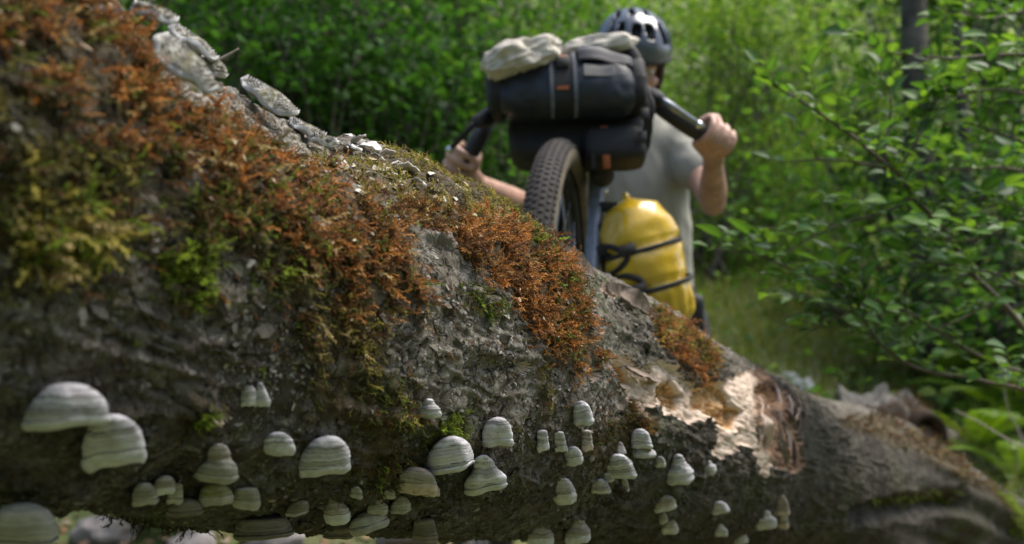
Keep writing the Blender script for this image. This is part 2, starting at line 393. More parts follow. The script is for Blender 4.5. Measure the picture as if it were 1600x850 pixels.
# flatter top near the left, root swelling and crevice to the right
flat_t = region([(250, -200), (250, 120), (330, 175), (420, 230), (500, 265), (580, 275), (640, 262), (640, 100), (500, -100)], .05, 0, 0)
d -= .030 * flat_t
lobes = sstep(tR[2], tR[4], TT); d += lobes * (.020 * np.cos(5 * TH + 1.2 * TT) + .012 * np.cos(11 * TH + 2.1 * TT) + .007 * np.cos(23 * TH + 1.5 * TT + .9 * wob))
cre = upoly([(1330, 800), (1420, 782), (1500, 772), (1502, 790), (1420, 802), (1332, 818)]); kk = sdf_poly(TT, S_, cre); d -= .06 * sstep(-.025, .02, kk + wob * .01)
bowl = region([(1490, 775), (1540, 770), (1590, 820), (1590, 880), (1500, 880)], .05, .02, 0); d += .03 * bowl
d += mossall * (.0035 + .0035 * wob)
wood_d = -.0065 + .0028 * fbm(PB, 90, 3, 70) + .0060 * (ridged(np.stack([TN * 28, SN * 140, 0 * TT], -1), 1, 3, 71) - .6)
hd = hole * (.018 + .006 * fbm(PB, 120, 3, 76) + .010 * fbm(PB, 45, 3, 72) + .009 * (ridged(np.stack([TN * 35, SN * 110, 0 * TT], -1), 1, 3, 73) - .5))
sh = shard * (.006 * (ridged(np.stack([TN * 70, SN * 22, 0 * TT], -1), 1, 3, 74) - .55) * 2.2 + .009 * fbm(PB, 40, 3, 75))
ragged = peel * sstep(0, 1, peel); d = d * (1 - .6 * ragged) + ragged * (wood_d - hd + sh)
d += .0035 * sstep(.15, .45, peel) * sstep(.75, .45, peel)                       # lifted lip of bark round the bare wood
# underside: a little ragged
tU = [t_of_px(x, True) for x in (60, 110, 440, 520, 900)]
d -= sstep(R_(-48), R_(-74), TH) * np.interp(TT, tU, [.0, .020, .020, .006, .0])
d += sstep(R_(-55), R_(-85), TH) * .006 * fbm(PB, 30, 4, 80)
r_end = sstep(LEN - .02, LEN, TT); SURF = BASE + RADN * (d * KS - r_end * rad_at(TT) * .98)[..., None]
nT, nH = TT.shape; vi = np.arange(nT * nH).reshape(nT, nH); vj = np.roll(vi, -1, 1)
quads = np.stack([vi[:-1], vj[:-1], vj[1:], vi[1:]], -1).reshape(-1, 4)
if np.dot(np.cross(SURF[300, 51] - SURF[300, 50], SURF[301, 50] - SURF[300, 50]), RADN[300, 50]) < 0: quads = quads[:, ::-1]
pm = peel.ravel()[quads].mean(1) > .5
LOG_BVH = BVHTree.FromPolygons(SURF.reshape(-1, 3).tolist(), quads.tolist())
dark_bark = np.clip(np.maximum(sstep(.08, -.72, TH + .55 * fbm(PB, 5, 4, 88)), .66 * sstep(tR[2] - .2, tR[3], TT) * sstep(-1.2, -.05, fbm(np.stack([TT * 3, S_ * 16, 0 * TT], -1), 1, 4, 93))) * (.75 + .5 * fbm(PB, 18, 3, 89)), 0, 1)  # bark tone goes darker towards the underside and the root end
dark_bark = np.maximum(dark_bark, .85 * sstep(t_of_px(900, True), t_of_px(1010, True), TT) * sstep(.95, .55, TH + .35 * fbm(PB, 9, 3, 97)))
ATTR = {'dark_bark': dark_bark, 'peel': peel, 'hole': hole, 'shard': shard, 'moss': mossall, 'algae': algae}
def sub(mask):
    q = quads[mask]; u, inv = np.unique(q, return_inverse=True); return u, inv.reshape(-1, 4)

# --- bark and wood materials
def bark_mat():
    m, t, b = newmat('beech_bark'); co = objco(t); L = t.links
    c = ramp(t, noise(t, co, 11, 8, .68, .4), [(.33, (.032, .026, .019)), (.44, (.10, .083, .060)), (.55, (.235, .206, .160)), (.68, (.43, .395, .325))])
    c = mix(t, mth(t, 'MULTIPLY', ramp(t, noise(t, co, 55, 6, .7), [(.50, (0, 0, 0)), (.60, (1, 1, 1))]), .55), c, (.085, .066, .044))
    v = N(t, 'TexVoronoi', Scale=95.0); L.new(co, v.inputs['Vector'])
    c = mix(t, mth(t, 'MULTIPLY', ramp(t, v.outputs['Color'], [(.62, (0, 0, 0)), (.8, (1, 1, 1))]), .42), c, (.33, .315, .28))
    c = mix(t, ramp(t, noise(t, co, 150, 4, .7), [(.58, (0, 0, 0)), (.63, (.85, .85, .85))]), c, (.46, .44, .39))
    c = mix(t, ramp(t, noise(t, co, 100, 5, .75, .8), [(.56, (0, 0, 0)), (.61, (.9, .9, .9))]), c, (.028, .021, .014))
    c = mix(t, ramp(t, noise(t, co, 5.5, 5, .7), [(.48, (0, 0, 0)), (.66, (.75, .75, .75))]), c, (.036, .028, .018))
    c = mix(t, mth(t, 'MULTIPLY', attr(t, 'dark_bark'), .82), c, ramp(t, noise(t, co, 30, 6, .75), [(.36, (.012, .009, .006)), (.52, (.032, .025, .016)), (.66, (.075, .062, .042))]))
    wn = N(t, 'TexNoise', Scale=22.0, Detail=4.0); L.new(co, wn.inputs['Vector']); wa = N(t, 'VectorMath', operation='MULTIPLY_ADD'); L.new(wn.outputs['Color'], wa.inputs[0]); wa.inputs[1].default_value = (.045, .045, .045); L.new(co, wa.inputs[2])
    ve = N(t, 'TexVoronoi', feature='DISTANCE_TO_EDGE', Scale=42.0); L.new(wa.outputs[0], ve.inputs['Vector'])
    crk = mth(t, 'MULTIPLY', ramp(t, ve.outputs['Distance'], [(.0, (1, 1, 1)), (.055, (0, 0, 0))]), ramp(t, noise(t, co, 13, 4, .7), [(.42, (0, 0, 0)), (.56, (1, 1, 1))]))
    c = mix(t, mth(t, 'MULTIPLY', crk, .85), c, (.016, .012, .008))
    g = mth(t, 'MULTIPLY', attr(t, 'algae'), ramp(t, noise(t, co, 40, 5, .7), [(.35, (.1, .1, .1)), (.62, (.85, .85, .85))]))
    c = mix(t, g, c, (.062, .075, .018))
    c = mix(t, mth(t, 'MULTIPLY', attr(t, 'moss'), .85), c, ramp(t, noise(t, co, 60, 4), [(.35, (.035, .03, .012)), (.65, (.10, .065, .022))]))
    L.new(c, b.inputs['Base Color']); b.inputs['Roughness'].default_value = .78; b.inputs['Specular IOR Level'].default_value = .3
    h = mth(t, 'ADD', mth(t, 'SUBTRACT', noise(t, co, 330, 6, .7), mth(t, 'MULTIPLY', crk, 1.2)), mth(t, 'MULTIPLY', noise(t, co, 120, 4, .65, 1.5), 1.4))
    bump(t, b, h, .9, .003); return m
def wood_mat():
    m, t, b = newmat('rotting_wood'); co = objco(t); L = t.links
    mp = N(t, 'Mapping'); L.new(co, mp.inputs['Vector']); mp.inputs['Scale'].default_value = (1, 1, 1)
    c = ramp(t, noise(t, co, 38, 6, .7), [(.3, (.42, .30, .22)), (.5, (.62, .49, .385)), (.7, (.72, .61, .51))])
    gold = ramp(t, noise(t, co, 60, 6, .7, 1.), [(.3, (.20, .085, .03)), (.48, (.48, .27, .11)), (.64, (.68, .50, .31))])
    c = mix(t, ramp(t, attr(t, 'hole'), [(.30, (0, 0, 0)), (.55, (1, 1, 1))]), c, gold)
    br = ramp(t, noise(t, co, 45, 6, .7, 1.), [(.35, (.045, .024, .014)), (.5, (.15, .078, .042)), (.66, (.30, .18, .11)), (.75, (.42, .33, .25))])
    c = mix(t, mth(t, 'MULTIPLY', attr(t, 'shard'), .9), c, br)
    c = mix(t, ramp(t, noise(t, co, 20, 5, .7), [(.60, (0, 0, 0)), (.72, (.4, .4, .4))]), c, (.22, .12, .065))
    L.new(c, b.inputs['Base Color']); b.inputs['Roughness'].default_value = .85; b.inputs['Specular IOR Level'].default_value = .2
    bump(t, b, mth(t, 'ADD', noise(t, co, 260, 6, .7), noise(t, co, 90, 4, .7, 2.)), .8, .003); return m
BARK, WOOD = bark_mat(), wood_mat()
LOGO = tuple(CAM + VP * 1.2 + W_ * D0)
log = empty('fallen_log', LOGO, 'mossy grey fallen beech trunk with bracket fungi, lying across the whole foreground', 'log')
chipid = np.zeros(TT.shape, int)
for k_, c_ in enumerate(CHIPS):
    q_ = upoly(c_); chipid[(np.abs(TT - q_[:, 0].mean()) < np.ptp(q_[:, 0]) * .5 + .012) & (np.abs(S_ - q_[:, 1].mean()) < np.ptp(q_[:, 1]) * .5 + .012) & (region(PEEL, .004, .007, .006) < .3)] = k_ + 1
cq = chipid.ravel()[quads].max(1)
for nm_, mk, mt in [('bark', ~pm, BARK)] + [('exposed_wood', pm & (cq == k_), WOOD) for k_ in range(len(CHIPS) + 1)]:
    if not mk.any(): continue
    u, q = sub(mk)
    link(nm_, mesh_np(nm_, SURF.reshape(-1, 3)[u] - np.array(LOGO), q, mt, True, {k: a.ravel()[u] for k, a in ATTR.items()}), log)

def surf_at(t, s):
    """point on the finished skin, and its outward direction; arrays"""
    th = np.asarray(s) / R0; fi = np.interp(t, tt, np.arange(nT)); fj = np.interp(th, thv[:NV], np.arange(NV))
    i = np.clip(fi.astype(int), 0, nT - 2); j = np.clip(fj.astype(int), 0, NV - 2); a, b = (fi - i)[..., None], (fj - j)[..., None]
    p = (SURF[i, j] * (1 - a) + SURF[i + 1, j] * a) * (1 - b) + (SURF[i, j + 1] * (1 - a) + SURF[i + 1, j + 1] * a) * b
    return p, RADN[i, j]
def hit(px, py):
    """where the sight line meets the finished log"""
    h = LOG_BVH.ray_cast(Vector(CAM), Vector(nrm(ray(px, py))))
    if h[0] is None: return None
    loc = np.array(h[0]); t = t_of(loc); th = th_of(loc, t); A, e1, e2 = axis_at(np.array(t))
    return loc, math.cos(th) * e1 + math.sin(th) * e2, t, th
print('LOG', R0, D0, half, 'len', LEN, 'depth850', (hit(850, 600)[0] - CAM) @ FW, 'top850', (hit(850, 395)[0] - CAM) @ FW, 'x0', (hit(0, 400)[0] - CAM) @ FW)
# ------------------------------------------------------------------ moss: thousands of curved leafy shoots
def shoot_proto(k, leafy=1.0, branch=0):
    """one moss shoot of length 1 along +x, lifted towards +z"""
    r = np.random.default_rng(100 + k); V, F, T = [], [], []
    def stem(p0, dirv, L, rad, seg, bend):
        q, dv = [np.array(p0, float)], nrm(np.array(dirv, float)); ax = nrm(r.normal(size=3))
        for i in range(seg):
            dv = nrm(dv + bend * np.cross(ax, dv) / seg + r.normal(size=3) * .20 + np.array([0, 0, .04])); q.append(q[-1] + dv * L / seg)
        q = np.array(q); t = nrm(np.gradient(q, axis=0)); b0 = len(V); up = np.array([0, 0, 1.])
        for i in range(seg + 1):
            s1 = nrm(np.cross(t[i], up) + 1e-4); s2 = np.cross(s1, t[i]); rr = rad * (1 - .72 * i / seg)
            for a in (0, 2.1, 4.2): V.append(q[i] + rr * (math.cos(a) * s1 + math.sin(a) * s2)); T.append(i / seg)
        for i in range(seg):
            for j in range(3):
                a, b = b0 + i * 3 + j, b0 + i * 3 + (j + 1) % 3; F.append((a, b, b + 3)); F.append((a, b + 3, a + 3))
        nl = int(16 * leafy * L)
        for i in range(nl):
            u = .08 + .92 * (i + .5) / nl; fi = u * seg; i0 = min(int(fi), seg - 1); p = q[i0] + (q[i0 + 1] - q[i0]) * (fi - i0); d_ = t[i0]
            s1 = nrm(np.cross(d_, up) + 1e-4); a = i * 2.4 + r.uniform(0, 1); s2 = np.cross(s1, d_); o = math.cos(a) * s1 + math.sin(a) * s2
            sz = .150 * (1.15 - .6 * u); e = nrm(d_ * .8 + o * .75); wv = nrm(np.cross(e, o)) * sz * .30; b1 = len(V)
            V.extend([p - wv + o * rad * .4, p + wv + o * rad * .4, p + e * sz * 1.25]); T.extend([u, u, min(1, u + .2)]); F.append((b1, b1 + 1, b1 + 2))
        return q
    q = stem((0, 0, 0), (1, r.normal() * .2, .25), 1.0, .028, 6, r.uniform(-2.3, 2.3))
    for b in range(branch):
        i = r.integers(1, 4); sgn = 1 if b % 2 else -1
        stem(q[i], (.75, sgn * .8, r.uniform(0, .5)), r.uniform(.3, .5), .020, 3, r.uniform(-.8, .8))
    return np.array(V), np.array(F), np.array(T)
PROTO = [shoot_proto(k, 1.0, (0, 1, 2, 1)[k % 4]) for k in range(8)]
SHORT = [shoot_proto(40 + k, .5, 0) for k in range(4)]
MOSSM = None
def moss_material():
    m, t, b = newmat('moss_shoots'); c = attr(t, 'Col', 'Color')
    t.links.new(c, b.inputs['Base Color']); b.inputs['Roughness'].default_value = .6; b.inputs['Specular IOR Level'].default_value = .25
    tr = N(t, 'BsdfTranslucent'); t.links.new(mix(t, 1., c, (1.3, 1.2, .7), 'MULTIPLY'), tr.inputs['Color'])
    mx = N(t, 'MixShader'); mx.inputs[0].default_value = .25; t.links.new(b.outputs[0], mx.inputs[1]); t.links.new(tr.outputs[0], mx.inputs[2])
    t.links.new(mx.outputs[0], t.nodes['Material Output'].inputs['Surface']); return m
MOSSM = moss_material()
def sample_poly(q, n, soft=.010, seed=0):
    r = np.random.default_rng(seed); lo, hi = q.min(0) - .015, q.max(0) + .015; out = np.zeros((0, 2))
    while len(out) < n:
        c = r.uniform(lo, hi, (n * 3, 2)); pt = np.stack([c[:, 0] * 30, c[:, 1] * 30, 0 * c[:, 0]], -1)
        d = sdf_poly(c[:, 0], c[:, 1], q) + .012 * fbm(pt, 1, 3, 90 + seed)
        dens = sstep(-soft, soft, d) * (.05 + .95 * sstep(-.22, .12, fbm(pt, 1.7, 4, 91)))
        out = np.concatenate([out, c[r.random(len(c)) < dens]])
    return out[:n]
def place_shoots(ts, length, cols, protos, seed, lift=.28, flow=(1.0, 0.0, -.6), spread=.9, sink=.0, colvar=.32, tip=(1.35, 1.35, 1.25), hang=False):
    """returns V, F, colours. flow: preferred growth direction in world axes, laid onto the skin"""
    r = np.random.default_rng(seed); p, nn = surf_at(ts[:, 0], ts[:, 1]); n = len(p)
    f = np.asarray(flow) + r.normal(size=(n, 3)) * spread; X = nrm(f - nn * (f * nn).sum(1, keepdims=True))
    X = nrm(X + nn * (lift + r.normal(size=(n, 1)) * .22)) if not hang else nrm(np.array([0, 0, -1.]) + r.normal(size=(n, 3)) * .35)
    Y = nrm(np.cross(nn, X)) if not hang else nrm(np.cross(r.normal(size=(n, 3)), X)); Z = np.cross(X, Y)
    L = KS * length * r.lognormal(0, .28, n); VV, FF, CC = [], [], []; off = 0; cid = r.choice(len(cols), n, p=[c[1] for c in cols]); cb = np.array([c[0] for c in cols])[cid]
    cb = cb * (1 + r.normal(size=(n, 1)) * colvar).clip(.35, 1.9); which = r.integers(0, len(protos), n)
    for k, (V, F, T) in enumerate(protos):
        s = np.where(which == k)[0]
        if not len(s): continue
        M = np.stack([X[s], Y[s], Z[s]], 1); W = np.einsum('vk,nkj->nvj', V, M) * L[s, None, None] + (p[s] - nn[s] * sink)[:, None]
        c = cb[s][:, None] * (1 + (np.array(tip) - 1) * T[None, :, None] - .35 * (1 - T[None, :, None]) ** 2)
        VV.append(W.reshape(-1, 3)); CC.append(c.reshape(-1, 3)); FF.append((F[None] + (np.arange(len(s)) * len(V))[:, None, None]).reshape(-1, 3) + off); off += W.shape[0] * W.shape[1]
    return np.concatenate(VV), np.concatenate(FF), np.concatenate(CC)
def moss_object(name, parts, label):
    V = np.concatenate([p[0] for p in parts]); C = np.concatenate([p[2] for p in parts]); F, o = [], 0
    for p in parts: F.append(p[1] + o); o += len(p[0])
    org = V.mean(0); ob = link(name, mesh_np(name, V - org, np.concatenate(F), MOSSM, True, None, C), None, tuple(org))
    return tag(ob, label, 'moss', None, 'stuff')
ORG, ORG2, BRN, OLV, GRN, YEL, STR = (.255, .105, .030), (.35, .175, .062), (.115, .056, .025), (.088, .082, .026), (.13, .18, .020), (.29, .25, .060), (.36, .28, .14)
def Q(*a):
    s = sum(x[1] for x in a); return [(c, w / s) for c, w in a]
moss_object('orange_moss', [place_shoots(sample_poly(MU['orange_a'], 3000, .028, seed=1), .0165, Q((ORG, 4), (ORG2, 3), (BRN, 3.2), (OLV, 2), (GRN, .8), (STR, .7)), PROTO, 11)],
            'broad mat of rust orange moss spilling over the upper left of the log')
moss_object('olive_moss', [place_shoots(sample_poly(MU['olive_left'], 620, .03, seed=2), .017, Q((OLV, 4), (BRN, 2), (GRN, 1), (YEL, 1), ((.05, .05, .02), 3)), PROTO, 12),
                           place_shoots(sample_poly(MU['mid'], 700, .02, seed=3), .013, Q((OLV, 4), (GRN, 2), (BRN, 2)), PROTO, 13)],
            'dark olive moss on the left end of the log below the orange mat')
yq = upoly([(25, 330), (70, 315), (130, 335), (150, 375), (90, 385), (40, 380)])
moss_object('yellow_moss_tuft', [place_shoots(sample_poly(yq, 190, seed=4), .022, Q((YEL, 4), (GRN, 3), (STR, 2)), PROTO, 14)], 'pale yellow green moss tuft at the far left of the log side')
moss_object('ridge_moss', [place_shoots(sample_poly(MU['ridge'], 6200, seed=5), .0075, Q(((.37, .34, .06), 5), (STR, 4), ((.22, .22, .04), 3), (BRN, 1)), SHORT, 15, lift=.9),
                           place_shoots(sample_poly(upoly([(560, 250), (640, 300), (720, 380), (780, 430), (700, 400), (620, 330)]), 900, seed=6), .010, Q((BRN, 3), (STR, 2), (ORG, 2)), PROTO, 16)],
            'short velvety yellow and straw moss along the top ridge before the wheel')
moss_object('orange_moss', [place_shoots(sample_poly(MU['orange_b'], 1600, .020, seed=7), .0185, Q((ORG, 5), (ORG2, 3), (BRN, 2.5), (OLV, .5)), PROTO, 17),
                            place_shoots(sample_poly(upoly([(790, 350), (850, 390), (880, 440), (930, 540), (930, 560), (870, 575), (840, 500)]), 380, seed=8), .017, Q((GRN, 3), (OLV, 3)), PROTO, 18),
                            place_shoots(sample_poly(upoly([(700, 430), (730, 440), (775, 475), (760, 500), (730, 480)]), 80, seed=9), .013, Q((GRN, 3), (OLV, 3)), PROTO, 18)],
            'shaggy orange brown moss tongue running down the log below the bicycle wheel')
moss_object('orange_moss', [place_shoots(sample_poly(MU['orange_c'], 700, .016, seed=10), .018, Q((ORG, 5), (ORG2, 2), (BRN, 3), (OLV, 1)), PROTO, 19),
                            place_shoots(sample_poly(upoly([(1010, 485), (1040, 500), (1110, 560), (1105, 585), (1085, 560), (1030, 530), (1015, 545)]), 500, seed=12), .014, Q((GRN, 2), (OLV, 2), (YEL, 3)), PROTO, 20)],
            'small rusty moss cushion hanging over the bare rotten wood')
moss_object('olive_moss', [place_shoots(sample_poly(MU['olive_a'], 650, .02, seed=13), .0105, Q((OLV, 4), (YEL, 1.5), (BRN, 2), (STR, .7)), PROTO, 21)], 'olive brown moss fringe just under the big orange mat')
moss_object('olive_moss', [place_shoots(sample_poly(MU['olive_b'], 480, .018, seed=14), .0092, Q((OLV, 4), (GRN, 1.2), (BRN, 1.5), (YEL, .7)), PROTO, 22),
                           place_shoots(sample_poly(MU['olive_c'], 300, .018, seed=15), .010, Q((OLV, 4), (GRN, .8), (BRN, 2)), PROTO, 23)], 'olive moss patch right above the wide bracket fungus with the notch')
for k, (nm_, cnt, ln, lab) in enumerate((('bright_a', 420, .0105, 'bright green moss cushion on the grey bark left of the orange mat'), ('bright_b', 420, .0085, 'vivid green moss tuft between two pale bracket fungi'), ('bright_c', 130, .009, 'little green moss tuft beside a pale bark scar'))):
    moss_object('green_moss', [place_shoots(sample_poly(MU[nm_], cnt, .006, seed=20 + k), ln, Q((GRN, 5), ((.20, .27, .03), 2), (OLV, 2)), PROTO, 30 + k, lift=.8, spread=1.5)], lab)
moss_object('olive_moss', [place_shoots(sample_poly(MU['green_d'], 420, seed=24), .009, Q((OLV, 4), (BRN, 2), (GRN, .6)), SHORT, 34), place_shoots(sample_poly(MU['green_e'], 260, seed=25), .010, Q((OLV, 3), (BRN, 2), (ORG, .6)), PROTO, 35),
                           place_shoots(sample_poly(MU['line'], 150, seed=26), .008, Q((YEL, 2), (OLV, 3)), SHORT, 36)], 'thin olive moss beside the pale edge of the bare wood')
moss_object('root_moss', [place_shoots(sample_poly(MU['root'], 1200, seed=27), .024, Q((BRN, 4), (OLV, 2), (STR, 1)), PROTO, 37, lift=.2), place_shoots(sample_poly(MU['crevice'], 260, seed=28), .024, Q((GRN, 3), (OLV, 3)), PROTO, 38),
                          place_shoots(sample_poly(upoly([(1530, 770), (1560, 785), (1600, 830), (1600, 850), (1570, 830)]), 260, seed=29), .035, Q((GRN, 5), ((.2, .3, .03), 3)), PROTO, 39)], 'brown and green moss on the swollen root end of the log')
# loose single shoots and dark hanging threads under the log
moss_object('scattered_moss', [place_shoots(sample_poly(upoly([(200, 240), (1100, 590), (980, 660), (600, 560), (250, 560), (60, 420)]), 600, .02, seed=31), .0085, Q((OLV, 3), (BRN, 3), (ORG, 2), (GRN, 1)), PROTO, 41),
                               place_shoots(sample_poly(upoly([(60, 480), (900, 620), (1000, 760), (700, 790), (60, 760)]), 1500, .02, seed=32), .007, Q((OLV, 3), (BRN, 2), (GRN, .8)), SHORT, 42)], 'single moss shoots scattered over the cracked grey bark')
und = [(t_of_px(x, True), th) for x in np.random.default_rng(3).choice([170, 215, 225, 235, 300, 320, 340, 370, 372, 376, 380, 290, 500, 560, 250], 330) + np.random.default_rng(4).normal(0, 14, 330) for th in (0,)]
und = np.array([(t, R0 * R_(a)) for (t, _), a in zip(und, np.random.default_rng(5).uniform(-82, -66, 330))])
moss_object('hanging_moss', [place_shoots(und, .014, Q(((.03, .026, .014), 3), ((.06, .06, .02), 1)), PROTO, 43, hang=True)], 'dark thready moss hanging from the lower edge of the log')

# small curled scales of bark all over the skin
def scales(n, seed, size, band, off=0.):
    r = np.random.default_rng(seed); c = sample_poly(upoly(band), n, .02, seed); c = c[peel[np.clip(np.searchsorted(tt, c[:, 0]), 0, nT - 1), np.clip(np.searchsorted(thv[:NV], c[:, 1] / R0), 0, NV - 1)] < .2]; n = len(c); p, nn = surf_at(c[:, 0], c[:, 1]); p = p + nn * off
    f = VP + r.normal(size=(n, 3)) * .7; X = nrm(f - nn * (f * nn).sum(1, keepdims=True)); Y = np.cross(nn, X); L = KS * size * r.lognormal(0, .40, n).clip(.4, 2.0)[:, None, None]
    a = np.array([-.9, -.35, .3, 1, .45, -.3]); b = np.array([.1, .55, .5, .05, -.5, -.45]); h = np.array([.02, -.02, .02, .10, .22, .26])
    a = a + r.normal(size=(n, 6)) * .16; b = b * r.uniform(.5, 1.1, (n, 1)) + r.normal(size=(n, 6)) * .09; h = h * r.uniform(.2, 2.4, (n, 1)) + .03
    V = p[:, None] + L * (X[:, None] * a[..., None] + Y[:, None] * b[..., None] + nn[:, None] * h[..., None])
    F = np.array([(0, 1, 5), (1, 2, 5), (2, 4, 5), (2, 3, 4)]); F = (F[None] + (np.arange(n) * 6)[:, None, None]).reshape(-1, 3)
    base = np.array([(.20, .185, .155), (.11, .095, .072), (.31, .29, .25), (.065, .05, .035), (.40, .34, .27)]); k = r.choice(5, n, p=[.36, .34, .09, .18, .03]); dm = dark_bark[np.clip(np.searchsorted(tt, c[:, 0]), 0, nT - 1), np.clip(np.searchsorted(thv[:NV], c[:, 1] / R0), 0, NV - 1)][:, None]; C = np.repeat(base[k] * r.uniform(.7, 1.2, (n, 1)) * (1 - .72 * dm), 6, 0)
    return V.reshape(-1, 3), F, C
m_, t_, b_ = newmat('bark_scale'); co_ = objco(t_)
t_.links.new(mix(t_, .6, attr(t_, 'Col', 'Color'), ramp(t_, noise(t_, co_, 160, 5, .7), [(.3, (.3, .3, .3)), (.7, (1.5, 1.5, 1.45))]), 'MULTIPLY'), b_.inputs['Base Color']); b_.inputs['Roughness'].default_value = .8
bump(t_, b_, noise(t_, co_, 400, 4), .5, .001); SCALEM = m_
VISB = [(-60, 120), (300, 260), (520, 260), (860, 390), (1150, 590), (1250, 640), (1250, 800), (900, 850), (-60, 800)]
q = [scales(13000, 61, .0023, VISB), scales(700, 62, .0046, VISB), scales(300, 63, .0045, [(480, 215), (620, 250), (700, 300), (660, 320), (560, 290)])]
q[2][2][:] = np.minimum(q[2][2] * 2.4, .7)
q += [scales(130, 64, .0024, MOSS['orange_a'], .0075), scales(50, 65, .0022, MOSS['orange_b'], .0075), scales(120, 66, .0030, MOSS['ridge'], .005)]
for k in (3, 4, 5): q[k][2][:] = np.clip(q[k][2] * [2.0, 1.7, 1.4], .05, .62)
F = []; o = 0
for x in q: F.append(x[1] + o); o += len(x[0])
tag(link('bark_scales', mesh_np('bark_scales', np.concatenate([x[0] for x in q]) - np.array(LOGO), np.concatenate(F), SCALEM, False, None, np.concatenate([x[2] for x in q])), log), kind='stuff')
# moss bits and pale crumbs
# big curled plates of loose bark: parts of the log
def bark_plate(px_pts, width, lift, mat, seed, thick=.004):
    r = np.random.default_rng(seed); pts = [hit(*p) for p in px_pts]; pts = [p for p in pts if p is not None]
    L = catmull([p[0] for p in pts], 8); nn = np.stack([np.interp(np.linspace(0, 1, len(L)), np.linspace(0, 1, len(pts)), [p[1][k] for p in pts]) for k in range(3)], -1); T = nrm(np.gradient(L, axis=0)); B = nrm(np.cross(T, nn)); B *= np.sign((B @ np.array([0, 0, 1.])).mean())
    m = len(L); ks = np.linspace(0, 1, 9); G = np.zeros((m, 9, 3)); env = np.sin(np.linspace(.12, math.pi - .12, m)) ** .5; jag = 1 + .55 * fbm(np.stack([np.arange(m) * .22, 0 * np.arange(m), 0 * np.arange(m)], -1), 1, 3, seed)
    for j, u in enumerate(ks):
        wv = KS * width * env * jag * u; hv = KS * lift * env * (u ** 1.6) * (1 + .18 * np.sin(np.arange(m) * .35 + seed))
        G[:, j] = L + B * (wv - .01)[:, None] + nn * (hv - .002)[:, None]
    G += fbm(G, 90, 3, seed)[..., None] * .003 * nn[:, None]
    mb = MB(); N2 = nn[:, None] * thick * KS + 0 * G; mb.grid(G + N2); mb.grid((G - N2 * .2)[:, ::-1])
    rim = np.concatenate([G[:, 0], G[-1, 1:], G[::-1, -1][1:], G[0, ::-1][1:]]); rn = np.concatenate([N2[:, 0], N2[-1, 1:], N2[::-1, -1][1:], N2[0, ::-1][1:]]); mb.grid(np.stack([rim - .2 * rn, rim + rn], 1))
    return mb.build('bark_plate', mat, log)
PLATE = simple('loose_bark_plate', (.20, .15, .115), .85, var=.6, vscale=70, bscale=160, bstr=.8, bdist=.003)
bark_plate([(842, 380), (868, 394), (890, 407), (920, 426)], .016, .015, PLATE, 1)
bark_plate([(940, 444), (960, 456), (985, 470), (1010, 486)], .017, .017, PLATE, 2)
bark_plate([(976, 558), (992, 564), (1008, 571), (1026, 579)], -.009, .006, PLATE, 4)
rs_ = np.random.default_rng(44)
for k in range(16):
    x0, y0 = 1172 + 72 * rs_.random(), 588 + 100 * rs_.random(); y0 = max(y0, 560 + (x0 - 1172) * .75); pp = [(x0, y0), (x0 + rs_.uniform(2, 8), y0 + rs_.uniform(14, 24)), (x0 + rs_.uniform(5, 16), y0 + rs_.uniform(30, 52))]
    bark_plate(pp, rs_.uniform(.007, .014), rs_.uniform(.006, .016), [WOOD, PLATE, PLATE][k % 3], 20 + k, .003)
bark_plate([(1225, 612), (1240, 625), (1255, 640)], .012, .014, PLATE, 51, .003)
# ================================================================== BRACKET FUNGI, each a thing of its own: cap > growing margin, pore surface
def fungus_mat(name, lo, mid, hi, tint=(1, 1, 1)):
    m, t, b = newmat(name); co = objco(t); band = attr(t, 'band')
    sh = mth(t, 'ADD', mth(t, 'MULTIPLY', band, .72), mth(t, 'MULTIPLY', noise(t, co, 90, 7, .8), .55))
    c = ramp(t, sh, [(.24, tuple(a * .22 for a in lo)), (.40, lo), (.62, mid), (.86, hi)])
    c = mix(t, ramp(t, noise(t, co, 45, 4, .7), [(.50, (0, 0, 0)), (.70, (.6, .6, .6))]), c, (.13, .105, .078))
    v = N(t, 'TexVoronoi', Scale=260.0); t.links.new(co, v.inputs['Vector'])
    c = mix(t, ramp(t, v.outputs['Distance'], [(.05, (.7, .7, .7)), (.14, (0, 0, 0))]), c, (.07, .06, .05))
    c = mix(t, 1., c, tint, 'MULTIPLY'); t.links.new(c, b.inputs['Base Color']); b.inputs['Roughness'].default_value = .72; b.inputs['Specular IOR Level'].default_value = .3
    bump(t, b, mth(t, 'ADD', noise(t, co, 420, 6, .75), mth(t, 'MULTIPLY', band, 1.2)), .6, .0012); return m
FM = {'grey': fungus_mat('grey_crust', (.17, .163, .168), (.41, .395, .405), (.64, .62, .635)), 'olive': fungus_mat('olive_crust', (.13, .125, .10), (.27, .26, .215), (.41, .395, .345)),
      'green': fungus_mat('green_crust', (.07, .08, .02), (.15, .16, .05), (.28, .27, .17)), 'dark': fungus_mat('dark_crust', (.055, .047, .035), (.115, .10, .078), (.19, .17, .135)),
      'brown': fungus_mat('brown_crust', (.15, .12, .095), (.28, .245, .21), (.43, .40, .365))}
MARG = simple('pale_margin', (.50, .49, .485), .7, var=.3, vscale=130, bscale=300, bstr=.4, bdist=.001)
MARGB = simple('rosy_margin', (.50, .40, .34), .7, var=.35, vscale=130, bscale=300, bstr=.4, bdist=.001)
MARGD = simple('dull_margin', (.33, .31, .27), .75, var=.35, vscale=130, bscale=300, bstr=.4, bdist=.001)
PORE = simple('pore_surface', (.34, .27, .20), .85, var=.3, vscale=200, bscale=900, bstr=.6, bdist=.0008)
FGROUP = 'hoof shaped bracket fungi growing on the log side'
fcount = 0
